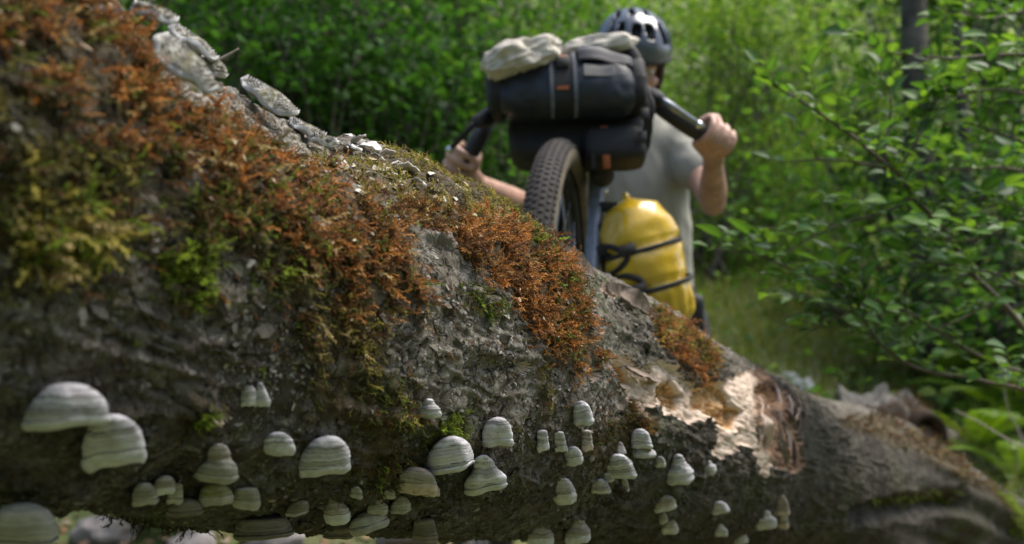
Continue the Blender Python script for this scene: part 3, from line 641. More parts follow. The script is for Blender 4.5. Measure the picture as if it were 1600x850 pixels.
def fungus(px, py, wpx, hpx, label, kind='grey', prof='hoof', lip=.16, tilt=None, marg=None, out=.0, yaw=0, lobes=.025, group=FGROUP):
    """px, py: middle of the body as seen; wpx, hpx its size; prof: hoof, cone, wide, column, bell, knob"""
    global fcount; fcount += 1; sd_ = fcount; r = np.random.default_rng(500 + sd_)
    h = hit(px, py)
    if h is None: h = hit(px, py - 14) or hit(px, py - 30)
    loc, n_, t_, th_ = h; dep = (loc - CAM) @ FW; dep *= 1 - .5 * (.26 + out) * wpx / FX / max(.4, -float(nrm(ray(px, py)) @ n_)); w_, hh = wpx * dep / FX / 2 * 1.03, hpx * dep / FX * .96
    # local frame: z up the picture (growth is level), y out of the trunk, x along it
    z = nrm(np.array([0, 0, 1.]) - .10 * n_ + (0 if tilt is None else 1) * RT * (tilt or 0)); view = nrm(ray(px, py))
    y = n_ * .9 - view * .2; y = nrm(y - z * (y @ z)); x = np.cross(y, z)
    c0 = CAM + ray(px, py) * (dep - w_ * .5 * (.26 + out) / max(.4, -float(view @ n_))); lean = float(np.clip(-(n_ @ z) / max(.25, n_ @ y), -.7, 1.1))
    nz, na = 46, 40; u = np.linspace(0, 1, nz); ang = np.linspace(0, 2 * np.pi, na, endpoint=False)
    body = {'hoof': lambda s: np.sqrt(np.clip(1 - (1 - s) ** 2.3, 0, 1)) * .97, 'cone': lambda s: .22 + .78 * s ** .85, 'wide': lambda s: np.sqrt(np.clip(1 - (1 - s) ** 1.8, 0, 1)),
            'column': lambda s: .62 + .32 * np.sqrt(s) , 'bell': lambda s: np.where(s < .38, .46 * np.sqrt(np.clip(1 - (1 - s / .38) ** 2, 0, 1)) + .02, .48 + .5 * sstep(.3, .85, s)), 'knob': lambda s: np.sqrt(np.clip(1 - (1 - 1.25 * s) ** 2, 0, 1)) * 1.0}[prof]
    s = u / (1 - lip); prof_r = np.where(u < 1 - lip, body(np.clip(s, 0, 1)), 0); rad0 = prof_r[u < 1 - lip][-1]
    sl = np.clip((u - (1 - lip)) / lip, 0, 1); prof_r = np.where(u >= 1 - lip, rad0 + .012 + .045 * np.sin(np.pi * np.clip(sl * .9 + .10, 0, 1)) - .12 * sl ** 3, prof_r)
    cap_end = np.sin(np.clip(u / .09, 0, 1) * np.pi / 2) ** .6 if prof in ('column', 'cone') else 1.0; prof_r = prof_r * cap_end
    # growth rings
    nb = max(4, int(r.integers(8, 12) * (hpx / 45) ** .5)); ed = np.sort(np.concatenate([[0, 1.01], np.linspace(.14, .94, nb) + r.normal(0, .026, nb)])); G = np.zeros((nz, na, 3)); B = np.zeros((nz, na)); gro = np.zeros((nz, na))
    wv = .042 * np.sin(ang * 2 + r.uniform(0, 6)) + .022 * np.sin(ang * 5 + r.uniform(0, 6)) + .02 * fbm(np.stack([np.cos(ang) * 1.6, np.sin(ang) * 1.6, 0 * ang + sd_], -1), 1.5, 3, sd_)
    for j in range(na):
        uu = np.clip(u + wv[j] * np.sin(u * np.pi), 0, 1); k = np.searchsorted(ed, uu, side='right') - 1; f = (uu - ed[k]) / (ed[np.minimum(k + 1, len(ed) - 1)] - ed[k] + 1e-6)
        gro[:, j] = (np.sin(np.pi * np.clip(f, 0, 1)) ** .6 - .6) * (.011 if prof != 'knob' else .006)
        B[:, j] = .50 + .14 * np.sin(np.pi * np.clip(f, 0, 1)) + .50 * (_hash(k, k * 0 + sd_, k * 0, 3) - .5) - .85 * np.maximum(0, _hash(k, k * 0 + sd_, k * 0, 9) - .25) * (np.abs(f - .02) < .13) * (u > .08) * np.clip(.75 + 1.3 * float(fbm(np.array([math.cos(ang[j]) * 1.3, math.sin(ang[j]) * 1.3, sd_ * 2.]), 1.5, 3, 8)), 0, 1.2) - .5 * (np.abs(u - (1 - lip)) < .02)
    lob = 1 + lobes * np.sin(ang * 3 + r.uniform(0, 6)) + .05 * fbm(np.stack([np.cos(ang) * 2, np.sin(ang) * 2, 0 * ang + sd_ * 3], -1), 1, 2, 4)
    A = ang[None] + 0 * u[:, None]; rr = (prof_r[:, None] * (1 + gro)) * lob[None]
    off = np.stack([.20 * w_ * r.normal() * (1 - u), 0 * u], -1); dz = (wv[None] * .8 + r.normal() * .035 * np.cos(A)) * u[:, None]
    ysq = np.where(np.sin(A) > 0, .92, .75)
    G = c0 + x * ((rr * np.cos(A) * w_ + off[:, :1]))[..., None] + y * ((rr * np.sin(A) * ysq * w_))[..., None] - view * (lean * (.5 - u[:, None, None]) * hh * float(n_ @ y) / max(.4, -float(view @ n_))) + z * ((.5 - u[:, None] - dz) * hh)[..., None]
    G = G + (fbm(G * 1.0, 1.1 / w_, 3, sd_) * .11 * w_)[..., None] * y + (fbm(G, 3.0 / w_, 4, sd_ + 5) * .055 * w_)[..., None] * (np.cos(A)[..., None] * x + np.sin(A)[..., None] * y)
    G = G + (ridged(G * [1, 1, 2.2], 5.0 / w_, 3, sd_ + 9) - .65)[..., None] * .030 * w_ * (np.cos(A)[..., None] * x + np.sin(A)[..., None] * y); kk = int(round((1 - lip) * (nz - 1))); G = np.concatenate([G, G[:, :1]], 1); B = np.concatenate([B, B[:, :1]], 1)
    root_o = c0 + z * 0
    cap = MB().grid(G[:kk + 1]).build('bracket_fungus', FM[kind], None, root_o, True, None, {'band': B[:kk + 1].ravel()})
    tag(cap, label, 'fungus', group)
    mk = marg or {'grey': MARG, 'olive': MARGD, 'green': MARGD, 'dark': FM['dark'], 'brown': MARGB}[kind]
    MB().grid(G[kk:]).build('margin', mk, cap, attrs={'band': B[kk:].ravel()})
    low = G[-1]; cen = low.mean(0); rings = np.stack([low, cen + (low - cen) * .86 + z * .05 * hh, cen + (low - cen) * .4 + z * .07 * hh, cen + (low - cen) * .02 + z * .07 * hh]); MB().grid(rings).build('pore_surface', PORE if kind not in ('dark',) else FM['dark'], cap, attrs={'band': np.full(rings.shape[0] * rings.shape[1], .4)})
    return cap
fs = fungus
fs(104, 633, 120, 72, 'very wide smooth grey fungus, the big upper one at the left end of the log', prof='wide', lip=.20, tilt=.05)
fs(178, 688, 92, 84, 'big grey hoof fungus with a thick pale lip, tucked below the widest fungus', prof='hoof', lip=.27, tilt=-.05)
fs(387, 617, 25, 36, 'small pale oval fungus, left one of the touching pair above the lilac grey fungus', prof='knob', lip=.2)
fs(409, 616, 26, 40, 'small pale pear shaped fungus, right one of the touching pair', prof='cone', lip=.28)
fs(437, 693, 47, 38, 'smooth lilac grey rounded fungus with one thin dark line', prof='wide', lip=.42)
fs(504, 712, 84, 62, 'large grey banded fungus with a crack down its top, below the olive moss patch', prof='hoof', lip=.2)
fs(338, 732, 64, 40, 'lumpy greenish grey fungus carrying a knob on top', 'olive', 'wide', lip=.3, tilt=.22)
fs(343, 708, 34, 32, 'round knob fungus sitting on the lumpy greenish one', 'brown', 'knob', lip=.2, out=.25)
fs(228, 771, 38, 36, 'dull olive fungus, leftmost of the trio under the thick lipped hoof', 'olive', 'hoof', lip=.25)
fs(255, 758, 33, 30, 'pale rosy banded fungus, topmost of the trio', 'brown', 'hoof', lip=.35, marg=MARG, out=.2)
fs(272, 771, 26, 34, 'narrow grey fungus, rightmost of the trio', 'olive', 'column', lip=.25)
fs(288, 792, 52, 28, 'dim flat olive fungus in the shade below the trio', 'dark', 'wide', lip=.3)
fs(339, 771, 50, 35, 'broad mossy green fungus beside the cracked pale one', 'green', 'wide', lip=.4)
fs(385, 778, 44, 36, 'boxy pale olive fungus with a crack, right of the mossy green one', 'olive', 'column', lip=.4)
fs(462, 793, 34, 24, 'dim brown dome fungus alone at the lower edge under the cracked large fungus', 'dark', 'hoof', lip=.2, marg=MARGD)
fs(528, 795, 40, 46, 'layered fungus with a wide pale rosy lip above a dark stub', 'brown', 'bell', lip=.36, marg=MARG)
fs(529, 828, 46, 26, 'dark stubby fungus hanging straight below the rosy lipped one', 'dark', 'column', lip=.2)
fs(555, 769, 24, 20, 'small pale oblique fungus under a tiny white knob', 'olive', 'wide', lip=.3, tilt=.2)
fs(563, 754, 7, 6, 'tiny white knob fungus, the smallest on the log', prof='knob', lip=.2)
fs(589, 790, 32, 28, 'rounded olive grey fungus with a small cap, above the slanting shelf fungus', 'olive', 'bell', lip=.3)
fs(577, 814, 58, 32, 'slanting pale shelf fungus near the lower edge of the log', 'olive', 'wide', lip=.35, tilt=-.25)
fs(608, 771, 19, 17, 'little button fungus left of the brown topped fungus', 'olive', 'wide', lip=.35)
fs(625, 788, 32, 26, 'dim olive fungus in the shade under the brown topped one', 'olive', 'wide', lip=.2, marg=MARGD)
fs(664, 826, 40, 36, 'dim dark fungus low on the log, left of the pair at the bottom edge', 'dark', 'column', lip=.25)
fs(671, 638, 38, 32, 'small pale fungus with pointed top left of the vivid green moss tuft', prof='bell', lip=.30)
fs(698, 709, 78, 54, 'wide grey dome fungus with many bands just under the vivid green moss tuft', prof='wide', lip=.15, tilt=-.06)
fs(650, 751, 64, 44, 'brown topped spiral fungus with a small bud on its right side', 'brown', 'wide', lip=.42, tilt=.12)
fs(679, 767, 16, 18, 'small bud fungus hanging off the right side of the brown topped one', 'brown', 'knob', lip=.3, out=.4)
fs(755, 740, 70, 58, 'large bell shaped grey fungus with a scalloped lower lip', 'grey', 'bell', lip=.16, tilt=-.07, lobes=.05)
fs(775, 675, 52, 48, 'neat grey conical fungus with a bright white rim and pointed top', prof='hoof', lip=.24)
fs(847, 688, 22, 34, 'slim upright grey fungus, left one of three slim ones in a row', prof='column', lip=.28)
fs(876, 690, 22, 34, 'slim upright grey fungus, middle one of three slim ones in a row', prof='column', lip=.28)
fs(916, 688, 20, 34, 'slim upright grey fungus, right one of three slim ones in a row', 'brown', 'column', lip=.28)
fs(895, 712, 31, 30, 'smooth round grey fungus under the gap between slim upright ones', prof='wide', lip=.45)
fs(910, 645, 34, 40, 'striped dome fungus with white rim above the three slim ones', prof='hoof', lip=.24, tilt=-.05)
fs(882, 766, 39, 42, 'two tiered grey fungus standing alone below the three slim ones', prof='hoof', lip=.40, marg=MARG)
fs(844, 832, 40, 42, 'grey fungus cut by the bottom of the frame, left of the close pair', 'brown', 'bell', lip=.3, marg=MARG)
fs(901, 828, 40, 42, 'grey fungus with a rounded head at the bottom edge, right of the close pair', 'brown', 'bell', lip=.28, marg=MARG)
fs(872, 834, 26, 30, 'dim brown fungus squeezed between two grey ones at the bottom edge', 'dark', 'column', lip=.25, out=-.5)
fs(970, 728, 49, 40, 'striped grey dome fungus with a separate little tip above it', prof='hoof', lip=.18)
fs(969, 700, 19, 20, 'little pointed tip fungus on top of the striped dome', prof='cone', lip=.2)
fs(939, 759, 31, 24, 'flat shell shaped fungus left of the striped dome', prof='wide', lip=.25)
fs(949, 745, 22, 17, 'small shell fungus tucked under the striped dome', prof='wide', lip=.2)
fs(977, 758, 13, 20, 'thin dim fungus just below the striped dome', 'brown', 'column', lip=.2)
fs(1001, 686, 36, 34, 'rounded grey fungus with a dark spot, stacked on a lower shelf', prof='hoof', lip=.22, out=.2)
fs(1003, 706, 42, 17, 'pale lower shelf fungus beneath the one with the dark spot', prof='wide', lip=.5, tilt=.15)
fs(1031, 721, 18, 18, 'tiny white domed fungus left of the tall striped cone', prof='hoof', lip=.4)
fs(1061, 732, 46, 46, 'tall striped conical fungus below the lower tongue of bare wood', prof='bell', lip=.20, tilt=.04)
fs(1107, 730, 24, 22, 'little pale pointed fungus right of the tall striped cone', prof='bell', lip=.42)
fs(1037, 786, 37, 24, 'flat oval pale fungus above the twin lump fungus', 'brown', 'wide', lip=.28, tilt=-.1, marg=MARG)
fs(1046, 818, 26, 32, 'lumpy grey fungus with a pale lip, below the flat oval one', 'brown', 'bell', lip=.3, marg=MARG)
fs(1036, 809, 14, 17, 'small round bud fungus leaning on the lumpy grey one', 'olive', 'knob', lip=.2, out=.5)
fs(1124, 792, 30, 21, 'pale fungus with a bump on its left, right of the flat oval one', prof='wide', lip=.3, tilt=-.12)
fs(1127, 828, 20, 20, 'small white pointed fungus under the bumpy pale one', prof='bell', lip=.35)
fs(1157, 841, 22, 18, 'pale round fungus at the bottom edge right of the small white pointed one', prof='wide', lip=.3)
fs(1195, 812, 34, 28, 'blurred stepped fungus beside the taller pair at right', prof='bell', lip=.38)
fs(1220, 788, 26, 36, 'blurred tall grey fungus, the upper right one of all', 'brown', 'hoof', lip=.2)
fs(1223, 815, 20, 22, 'blurred small fungus under the tall upper right one', 'brown', 'column', lip=.4)
fs(38, 816, 104, 62, 'huge dim olive fungus at the lower left corner of the log', 'olive', 'hoof', lip=.12, marg=MARGD, tilt=.12)
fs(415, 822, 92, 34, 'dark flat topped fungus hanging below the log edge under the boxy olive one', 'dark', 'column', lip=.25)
# thin shelf fungi on the log's crest
def crust_mat():
    m, t, b = newmat('lichen_grey_shelf'); co = objco(t); c = ramp(t, noise(t, co, 75, 8, .75, .6), [(.43, (.016, .014, .010)), (.52, (.10, .09, .07)), (.58, (.42, .41, .385)), (.70, (.70, .69, .67))])
    c = mix(t, ramp(t, noise(t, co, 28, 4, .7), [(.5, (0, 0, 0)), (.66, (.75, .75, .75))]), c, (.19, .175, .07))
    c = mix(t, mth(t, 'MULTIPLY', attr(t, 'band'), .8), c, (.68, .67, .65))
    t.links.new(c, b.inputs['Base Color']); b.inputs['Roughness'].default_value = .7; bump(t, b, noise(t, co, 220, 6, .7), .9, .002); return m
SHELF = crust_mat()
def shelf(px, py, L, wd, rot, pitch, label, lift=.012, seed=0, ring=8):
    """a thin fan shaped bracket: rot turns it in the picture plane, pitch tips its upper face to the camera"""
    h = hit(px, py); k = 0
    while h is None: k += 4; h = hit(px, py + k)
    loc, n_, _, _ = h; dep = (loc - CAM) @ FW; L, wd = .9 * L * dep / FX, .9 * wd * dep / FX; view = nrm(ray(px, py))
    a = math.cos(rot) * RT + math.sin(rot) * UP; face = nrm(-view * math.sin(pitch) + np.cross(view, a) * -math.cos(pitch)); face *= 1 if face[2] > 0 else -1
    e = nrm(np.cross(face, a)); e *= 1 if e @ (-UP) > 0 else -1
    ph, rr = np.linspace(0, np.pi, 56), np.linspace(0, 1, 22); r = np.random.default_rng(900 + seed); wave = 1 + .06 * np.sin(ph * 3 + r.uniform(0, 6)) + .025 * np.sin(ph * 9 + r.uniform(0, 6)) + .05 * fbm(np.stack([ph * 4, 0 * ph, 0 * ph + seed], -1), 1, 3, 5)
    X = rr[:, None] * (np.cos(ph) * wave) * L / 2; Y = rr[:, None] * (np.sin(ph) ** .75 * wave) * wd; rg = .0018 * np.sin(rr[:, None] * ring * 6.28 + 1.5 * wave * 3) * rr[:, None]
    Zt = .0035 * (1 - rr[:, None] ** 2) + rg + .0022 * np.sin(ph * 4 + seed) * rr[:, None] ** 2 + .001; base = loc + (CAM + ray(px, py) * dep - loc) + n_ * lift - e * wd * .45
    T = base + X[..., None] * a + Y[..., None] * e + Zt[..., None] * face; T += (fbm(T, 110, 4, seed) * .0018)[..., None] * face
    Bt = base + X[..., None] * a + Y[..., None] * e - (.0032 * (1 - rr[:, None] ** 3) + .0008)[..., None] * face
    rw = rr[:, None] * wave + .03 * fbm(np.stack([X * 60, Y * 60, 0 * X], -1), 1, 3, seed); bnd = np.clip(sstep(.88, .96, rr)[:, None] + .55 * sstep(.3, .8, np.sin(rw * ring * 6.28)) * (rr[:, None] > .3), 0, 1)
    o = MB().grid(T).build('shelf_fungus', SHELF, None, base, True, None, {'band': bnd.ravel()}); tag(o, label, 'fungus', 'thin shelf fungi on the crest of the log')
    mb = MB().grid(Bt[:, ::-1]); rim = np.stack([T[-1], Bt[-1]]); mb.grid(rim); mb.grid(np.stack([T[:, 0], Bt[:, 0]])); mb.grid(np.stack([Bt[:, -1], T[:, -1]])); mb.build('underside', MARGD, o); return o
shelf(205, 8, 74, 34, -.35, .55, 'white edged shelf fungus highest on the crest, cut by the top of the frame', seed=1)
shelf(218, 44, 82, 34, -.38, .30, 'second white shelf fungus down the crest', seed=2)
shelf(285, 88, 100, 36, -.62, .30, 'long pale ridged shelf fungus above the big mottled one', seed=3)
shelf(243, 128, 140, 62, -.82, .75, 'big mottled green and white shelf fungus turned to face down the log', .022, seed=4)
shelf(318, 126, 58, 26, -.72, .8, 'small shelf fungus half hidden behind the big mottled one', seed=5)
shelf(402, 176, 112, 40, -.60, .75, 'long banded white and black shelf fungus below the bare twig', .014, seed=6, ring=11)
shelf(492, 232, 52, 20, -.25, .5, 'small banded shelf fungus at the lower end of the row', .008, seed=7, ring=6)
shelf(470, 212, 70, 22, -.5, .4, 'dark shelf fungus just above the lowest small one', .006, seed=8)
# bare twig on the crest, pale litter caught on the top
TWIG = simple('bare_twig', (.30, .25, .21), .8, var=.4, vscale=90)
h0 = hit(332, 128); b0 = h0[0]; dd = (b0 - CAM) @ FW; mb = MB(); q = catmull([P(331, 118, dd), P(329, 103, dd), P(345, 92, dd), P(360, 84, dd), P(373, 76, dd)], 6); mb.tube(q, np.linspace(.0016, .0007, len(q)), 7); mb.tube(catmull([P(329, 104, dd), P(333, 97, dd - .004), P(334, 90, dd - .006)], 5), .0008, 6)
tag(mb.build('twig', TWIG, None, b0), 'bare forked twig sticking up from the crest beside the shelf fungi', 'twig')
CHIP = simple('weathered_chip', (.55, .52, .47), .8, var=.45, vscale=120, bscale=250, bstr=.6)
r = np.random.default_rng(77); proto = None; CHL = ['pale chip at the upper end of the litter, just below the shelf fungi', 'thin chip second from the upper end of the crest litter', 'pale chip third from the upper end of the crest litter', 'bright chip in the middle of the crest litter', 'tilted chip right of the middle of the crest litter', 'pale chip near the start of the yellow velvety ridge', 'lowest but one chip, lying at the edge of the yellow ridge', 'chip standing beside the tilted one in the crest litter', 'lowest pale chip, down on the yellow ridge towards the wheel', 'chip lying under the others on the moss side of the litter']
CH = [(522, 212, 'flat'), (540, 220, 'flat'), (556, 226, 'flat'), (570, 236, 'flat'), (585, 252, 'flat'), (612, 262, 'flat'), (632, 268, 'flat'), (600, 246, 'flat'), (648, 290, 'flat'), (545, 240, 'flat')]
for k, (px, py, _) in enumerate(CH):
    h = hit(px, py)
    if h is None: h = hit(px, py + 20)
    if proto is None:
        a = np.linspace(-1, 1, 9); G = np.stack([np.stack([a * .012, (.004 * (1 - a ** 2) ** .5 + .0006) * s_ + .0012 * np.sin(a * 5), .0016 * np.cos(a * 3) + .0008 * s_ * np.sin(a * 9)], -1) for s_ in np.linspace(-1, 1, 5)]); mb = MB().grid(G).grid((G - [0, 0, .0012])[::-1]); rim = np.concatenate([G[:, 0], G[-1, 1:], G[::-1, -1][1:], G[0, ::-1][1:]]); mb.grid(np.stack([rim - [0, 0, .0012], rim], 1)); proto = o = mb.build('wood_chip', CHIP)
    else: o = proto.copy(); COL.objects.link(o)
    o.location = tuple(h[0] + h[1] * .006); o.rotation_euler = (r.uniform(-.6, .6), r.uniform(-.6, .6), r.uniform(0, 3.1)); s_ = r.uniform(.6, 1.3); o.scale = (s_, s_, s_)
    tag(o, CHL[k], 'wood chip', 'pale wood chips on the crest of the log')
# ================================================================== THE BICYCLE (front wheel lifted over the log)
def superell(c, r, ax, e1=.5, e2=.5, nu=48, nv=30, wr=0., wf=10., seed=0):
    """rounded-box body; axes rows of ax; wr wrinkle depth"""
    sg = lambda v, e: np.sign(v) * np.abs(v) ** e
    a, b = np.linspace(-math.pi, math.pi, nu), np.linspace(-math.pi / 2, math.pi / 2, nv); Bv, Av = np.meshgrid(b, a, indexing='ij')
    L = np.stack([sg(np.sin(Bv), e1), sg(np.cos(Bv), e1) * sg(np.cos(Av), e2), sg(np.cos(Bv), e1) * sg(np.sin(Av), e2)], -1)
    G = np.asarray(c) + (L * np.asarray(r)) @ np.asarray(ax); n = nrm((L / np.asarray(r)) @ np.asarray(ax))
    if wr: G = G + n * (wr * (fbm(G, wf, 4, seed) + .7 * (ridged(G, wf * .7, 2, seed + 3) - .7)))[..., None]
    return G
BLACK = simple('black_rubber', (.022, .021, .020), .75, var=.3, vscale=60, bscale=300, bstr=.2)
TYRE = simple('dusty_tyre_rubber', (.042, .035, .030), .85, var=.55, vscale=45, bscale=300, bstr=.4, col2=(.017, .014, .012))
WALL = simple('tan_sidewall', (.115, .095, .06), .8, var=.4, vscale=50)
ALU = simple('scuffed_alloy', (.30, .32, .36), .35, .8, var=.35, vscale=50, bstr=.1)
FORKM = simple('grey_fork_paint', (.16, .18, .21), .35, .3, var=.35, vscale=40, bstr=.1, coat=.4)
FRAMEM = simple('dark_frame_paint', (.03, .032, .036), .4, .2, coat=.4, bstr=.05)
TAPE = simple('black_bar_tape', (.016, .016, .017), .6, var=.3, vscale=80, bscale=260, bstr=.4)
STEEL = simple('polished_steel', (.62, .63, .64), .2, 1., var=.1, bstr=0)
WC = P(874, 492, 2.05); F_ = nrm(np.array([-.19, -.982, 0.])); U_ = nrm(np.array([.035, 0, 1.]) - F_ * (F_ @ np.array([.035, 0, 1.]))); S_v = nrm(np.cross(U_, F_)); S_v *= np.sign(S_v[0])
bike = empty('bicycle', WC - U_ * .36, 'loaded dark gravel bicycle being lifted, its front wheel behind the log crest', 'bicycle')
def wheel(c, F, U, S, name):
    mb = MB(); na, nb = 96, 18; A = np.linspace(0, 2 * np.pi, na + 1); prof = np.linspace(math.radians(-205), math.radians(25), nb)
    def ring(phi, rad, w): return c + (np.cos(A)[:, None] * U + np.sin(A)[:, None] * F)[:, None] * 0
    def torus(p0, p1, r1, R1, n, sq=1.0):
        ph = np.linspace(p0, p1, n); rr = R1 + r1 * np.cos(ph); ww = r1 * np.sin(ph) * sq
        return c + (np.cos(A)[:, None] * U + np.sin(A)[:, None] * F)[:, None, :] * rr[None, :, None] + S * ww[None, :, None]
    R1, r1 = .327, .032; mb.grid(torus(R_(-62), R_(62), r1, R1, 14)); t = mb.build(name, TYRE, bike)
    for sg in (1, -1): MB().grid(torus(sg * R_(62), sg * R_(150), r1, R1, 8)).build('sidewall', WALL, t)
    kb = MB(); r = np.random.default_rng(4)
    for i in range(140 if name == 'front_tyre' else 60):
        for k, a in enumerate((-56, -34, -12, 12, 34, 56)):
            x = (i + .5 * (k % 2) + (.25 if abs(a) > 40 else 0)) / (140 if name == 'front_tyre' else 60) * 2 * math.pi; a_ = R_(a); o = math.cos(x) * U + math.sin(x) * F; tg = -math.sin(x) * U + math.cos(x) * F; n_ = o * math.cos(a_) + S * math.sin(a_); b_ = np.cross(tg, n_)
            kb.box(c + o * (R1 + r1 * math.cos(a_)) + S * r1 * math.sin(a_) + n_ * .0008, (.0048, .0042, .0014), np.array([tg, b_, n_]), .3)
    tag(kb.build('tread', TYRE, t, smooth=False), kind='stuff')
    rm = MB(); ph = np.array([(-.012, .302), (-.0135, .306), (-.0115, .298), (-.009, .285), (0, .279), (.009, .285), (.0115, .298), (.0135, .306), (.012, .302)])
    rm.grid(c + (np.cos(A)[:, None] * U + np.sin(A)[:, None] * F)[:, None, :] * ph[None, :, 1, None] + S * ph[None, :, 0, None]); rm.build('rim', BLACK, bike)
    hb = MB().tube([c - S * .05, c - S * .032, c - S * .030, c - S * .02, c + S * .02, c + S * .030, c + S * .032, c + S * .05], [.010, .012, .028, .016, .016, .028, .012, .010], 20); hb.build('hub', FRAMEM, bike)
    for i in range(28):
        a = 2 * math.pi * i / 28; sg = 1 if i % 2 else -1; b = a + (.5 if (i // 2) % 2 else -.5)
        MB().tube([c + (math.cos(b) * U + math.sin(b) * F) * .026 + S * .030 * sg, c + (math.cos(a) * U + math.sin(a) * F) * .283], .0011, 5).build('spoke', ALU, bike)
    rot = MB(); rr = np.array([.045, .078]); rot.grid(c - S * .040 + (np.cos(A)[:, None] * U + np.sin(A)[:, None] * F)[:, None, :] * rr[None, :, None]); rot.grid(c - S * .042 + (np.cos(A)[:, None] * U + np.sin(A)[:, None] * F)[:, None, :] * rr[None, ::-1, None]); rot.build('brake_disc', STEEL, bike)
wheel(WC, F_, U_, S_v, 'front_tyre')
FA = nrm(U_ * .92 - F_ * .39); CR = WC + FA * .415
for sg in (1, -1):
    a, b = WC + S_v * sg * .062, CR + S_v * sg * .055
    mb = MB().tube(catmull([a - FA * .012, a + F_ * -.004, a * .55 + b * .45 - F_ * -.006, b * .9 + a * .1, b + FA * .01], 6), np.concatenate([np.linspace(.012, .017, 12), np.linspace(.017, .020, 13)]), 14); fk = mb.build('fork_leg', FORKM, bike)
    for q in (.35, .55, .72): MB().tube([a * (1 - q) + b * q, a * (1 - q) + b * q + S_v * sg * .024], [.005, .0065], 8).build('bolt', STEEL, fk)
MB().tube(catmull([CR - S_v * .060 - FA * .006, CR - S_v * .03 + FA * .012, CR + FA * .016, CR + S_v * .03 + FA * .012, CR + S_v * .060 - FA * .006], 5), .021, 14).build('fork_crown', FRAMEM, bike)
HT = CR + FA * .19; MB().tube([CR + FA * .015, CR + FA * .03, HT - FA * .02, HT], [.024, .021, .021, .023], 16).build('head_tube', FRAMEM, bike)
BARC = P(890, 160, 2.30); MB().tube([HT + FA * .02, HT * .5 + BARC * .5 + FA * .01, BARC], [.018, .016, .019], 12).build('stem', FRAMEM, bike)
RW = np.array([-.10, WC[1] + .90, .362]); Fr = nrm(np.array([WC[0], WC[1], .362 + .53]) - RW); Ur = nrm(np.array([0, 0, 1.]) - Fr * Fr[2]); Sr = np.cross(Fr, Ur)
wheel(RW, Fr, Ur, nrm(np.cross(Ur, Fr)), 'rear_tyre')
BB = RW + Fr * .43 - Ur * .055; SEAT = RW + Fr * .24 + Ur * .47
for nm_, a, b, r0, r1 in (('down_tube', CR + FA * .04, BB, .022, .023), ('top_tube', HT - FA * .04, SEAT - Ur * .06, .017, .015), ('seat_tube', BB, SEAT + Ur * .02, .017, .015)):
    MB().tube([a, a * .5 + b * .5, b], [r0, (r0 + r1) / 2, r1], 14).build(nm_, FRAMEM, bike)
for sg in (1, -1):
    MB().tube(catmull([BB + Sr * sg * .025, BB * .6 + RW * .4 + Sr * sg * .048, RW + Sr * sg * .062], 5), .010, 10).build('chain_stay', FRAMEM, bike)
    MB().tube(catmull([SEAT - Ur * .05 + Sr * sg * .014, SEAT * .5 + RW * .5 + Sr * sg * .046, RW + Sr * sg * .062], 5), .0075, 10).build('seat_stay', FRAMEM, bike)
    MB().tube([BB + Sr * sg * .055, BB + Sr * sg * .062 + (Fr * .8 - Ur * .5) * .17 * sg], [.014, .010], 10).build('crank', FRAMEM, bike)
    MB().box(BB + Sr * sg * .105 + (Fr * .8 - Ur * .5) * .17 * sg, (.045, .04, .009), np.array([Fr, Sr, Ur])).build('pedal', BLACK, bike)
SP = SEAT + (SEAT - BB) * .36; MB().tube([SEAT, SP], .0135, 12).build('seat_post', FRAMEM, bike)
MB().grid(superell(SP + Ur * .03 + Fr * .02, (.135, .055, .026), np.array([Fr, Sr, Ur]), .8, .8)).build('saddle', BLACK, bike)
# handlebar with flared drops, hoods and levers
q = catmull([P(722, 263, 2.22), P(735, 240, 2.2), P(752, 208, 2.2), P(768, 178, 2.24), P(795, 160, 2.30), BARC, P(985, 138, 2.30), P(1012, 150, 2.24), P(1042, 172, 2.2), P(1076, 196, 2.2), P(1106, 214, 2.23)], 8)
rad = np.interp(np.linspace(0, 1, len(q)), [0, .03, .25, .34, .40, .60, .66, .75, .97, 1], [.016, .019, .019, .018, .0125, .0125, .018, .022, .021, .017]); MB().tube(q, rad, 16).build('handlebar', TAPE, bike)
for nm_, hood, lev, tip in (('l', [P(775, 176, 2.2), P(757, 186, 2.13), P(746, 190, 2.08)], [P(752, 184, 2.1), P(738, 196, 2.07), P(722, 214, 2.07), P(706, 231, 2.1)], P(703, 234, 2.105)), ('r', [P(1008, 148, 2.18), P(1020, 152, 2.12), P(1032, 156, 2.08)], [P(1024, 152, 2.09), P(1044, 163, 2.06), P(1066, 178, 2.07), P(1088, 192, 2.1)], P(1092, 195, 2.105))):
    MB().limb(hood, (.017, .020, .014), 14).build('brake_hood', BLACK, bike)
    lv = MB().tube(catmull(lev, 6), np.linspace(.0085, .006, 19), 10, .55).build('brake_lever', TAPE if nm_ == 'l' else ALU, bike); MB().ell(tip, .009).build('lever_tip', STEEL, lv)
    MB().tube(catmull([hood[1], hood[1] * .6 + BARC * .4 - np.array([0, .06, -.02]), BARC + (CR - BARC) * .6 - np.array([0, .06, 0]), CR], 8), .0024, 6).build('cable', BLACK, bike)
MB().ell(P(940, 274, 2.16), (.028, .034, .026), np.array([S_v, F_, U_])).build('front_lamp', BLACK, bike)
cg = P(952, 400, 2.09)
for k in range(3):
    c0 = CR * (.62 - .13 * k) + WC * (.38 + .13 * k) + S_v * .075; MB().box(c0 + S_v * .012 - F_ * -.004, (.020, .016, .010), np.array([S_v, F_, U_])).build('cage_mount', BLACK, bike)

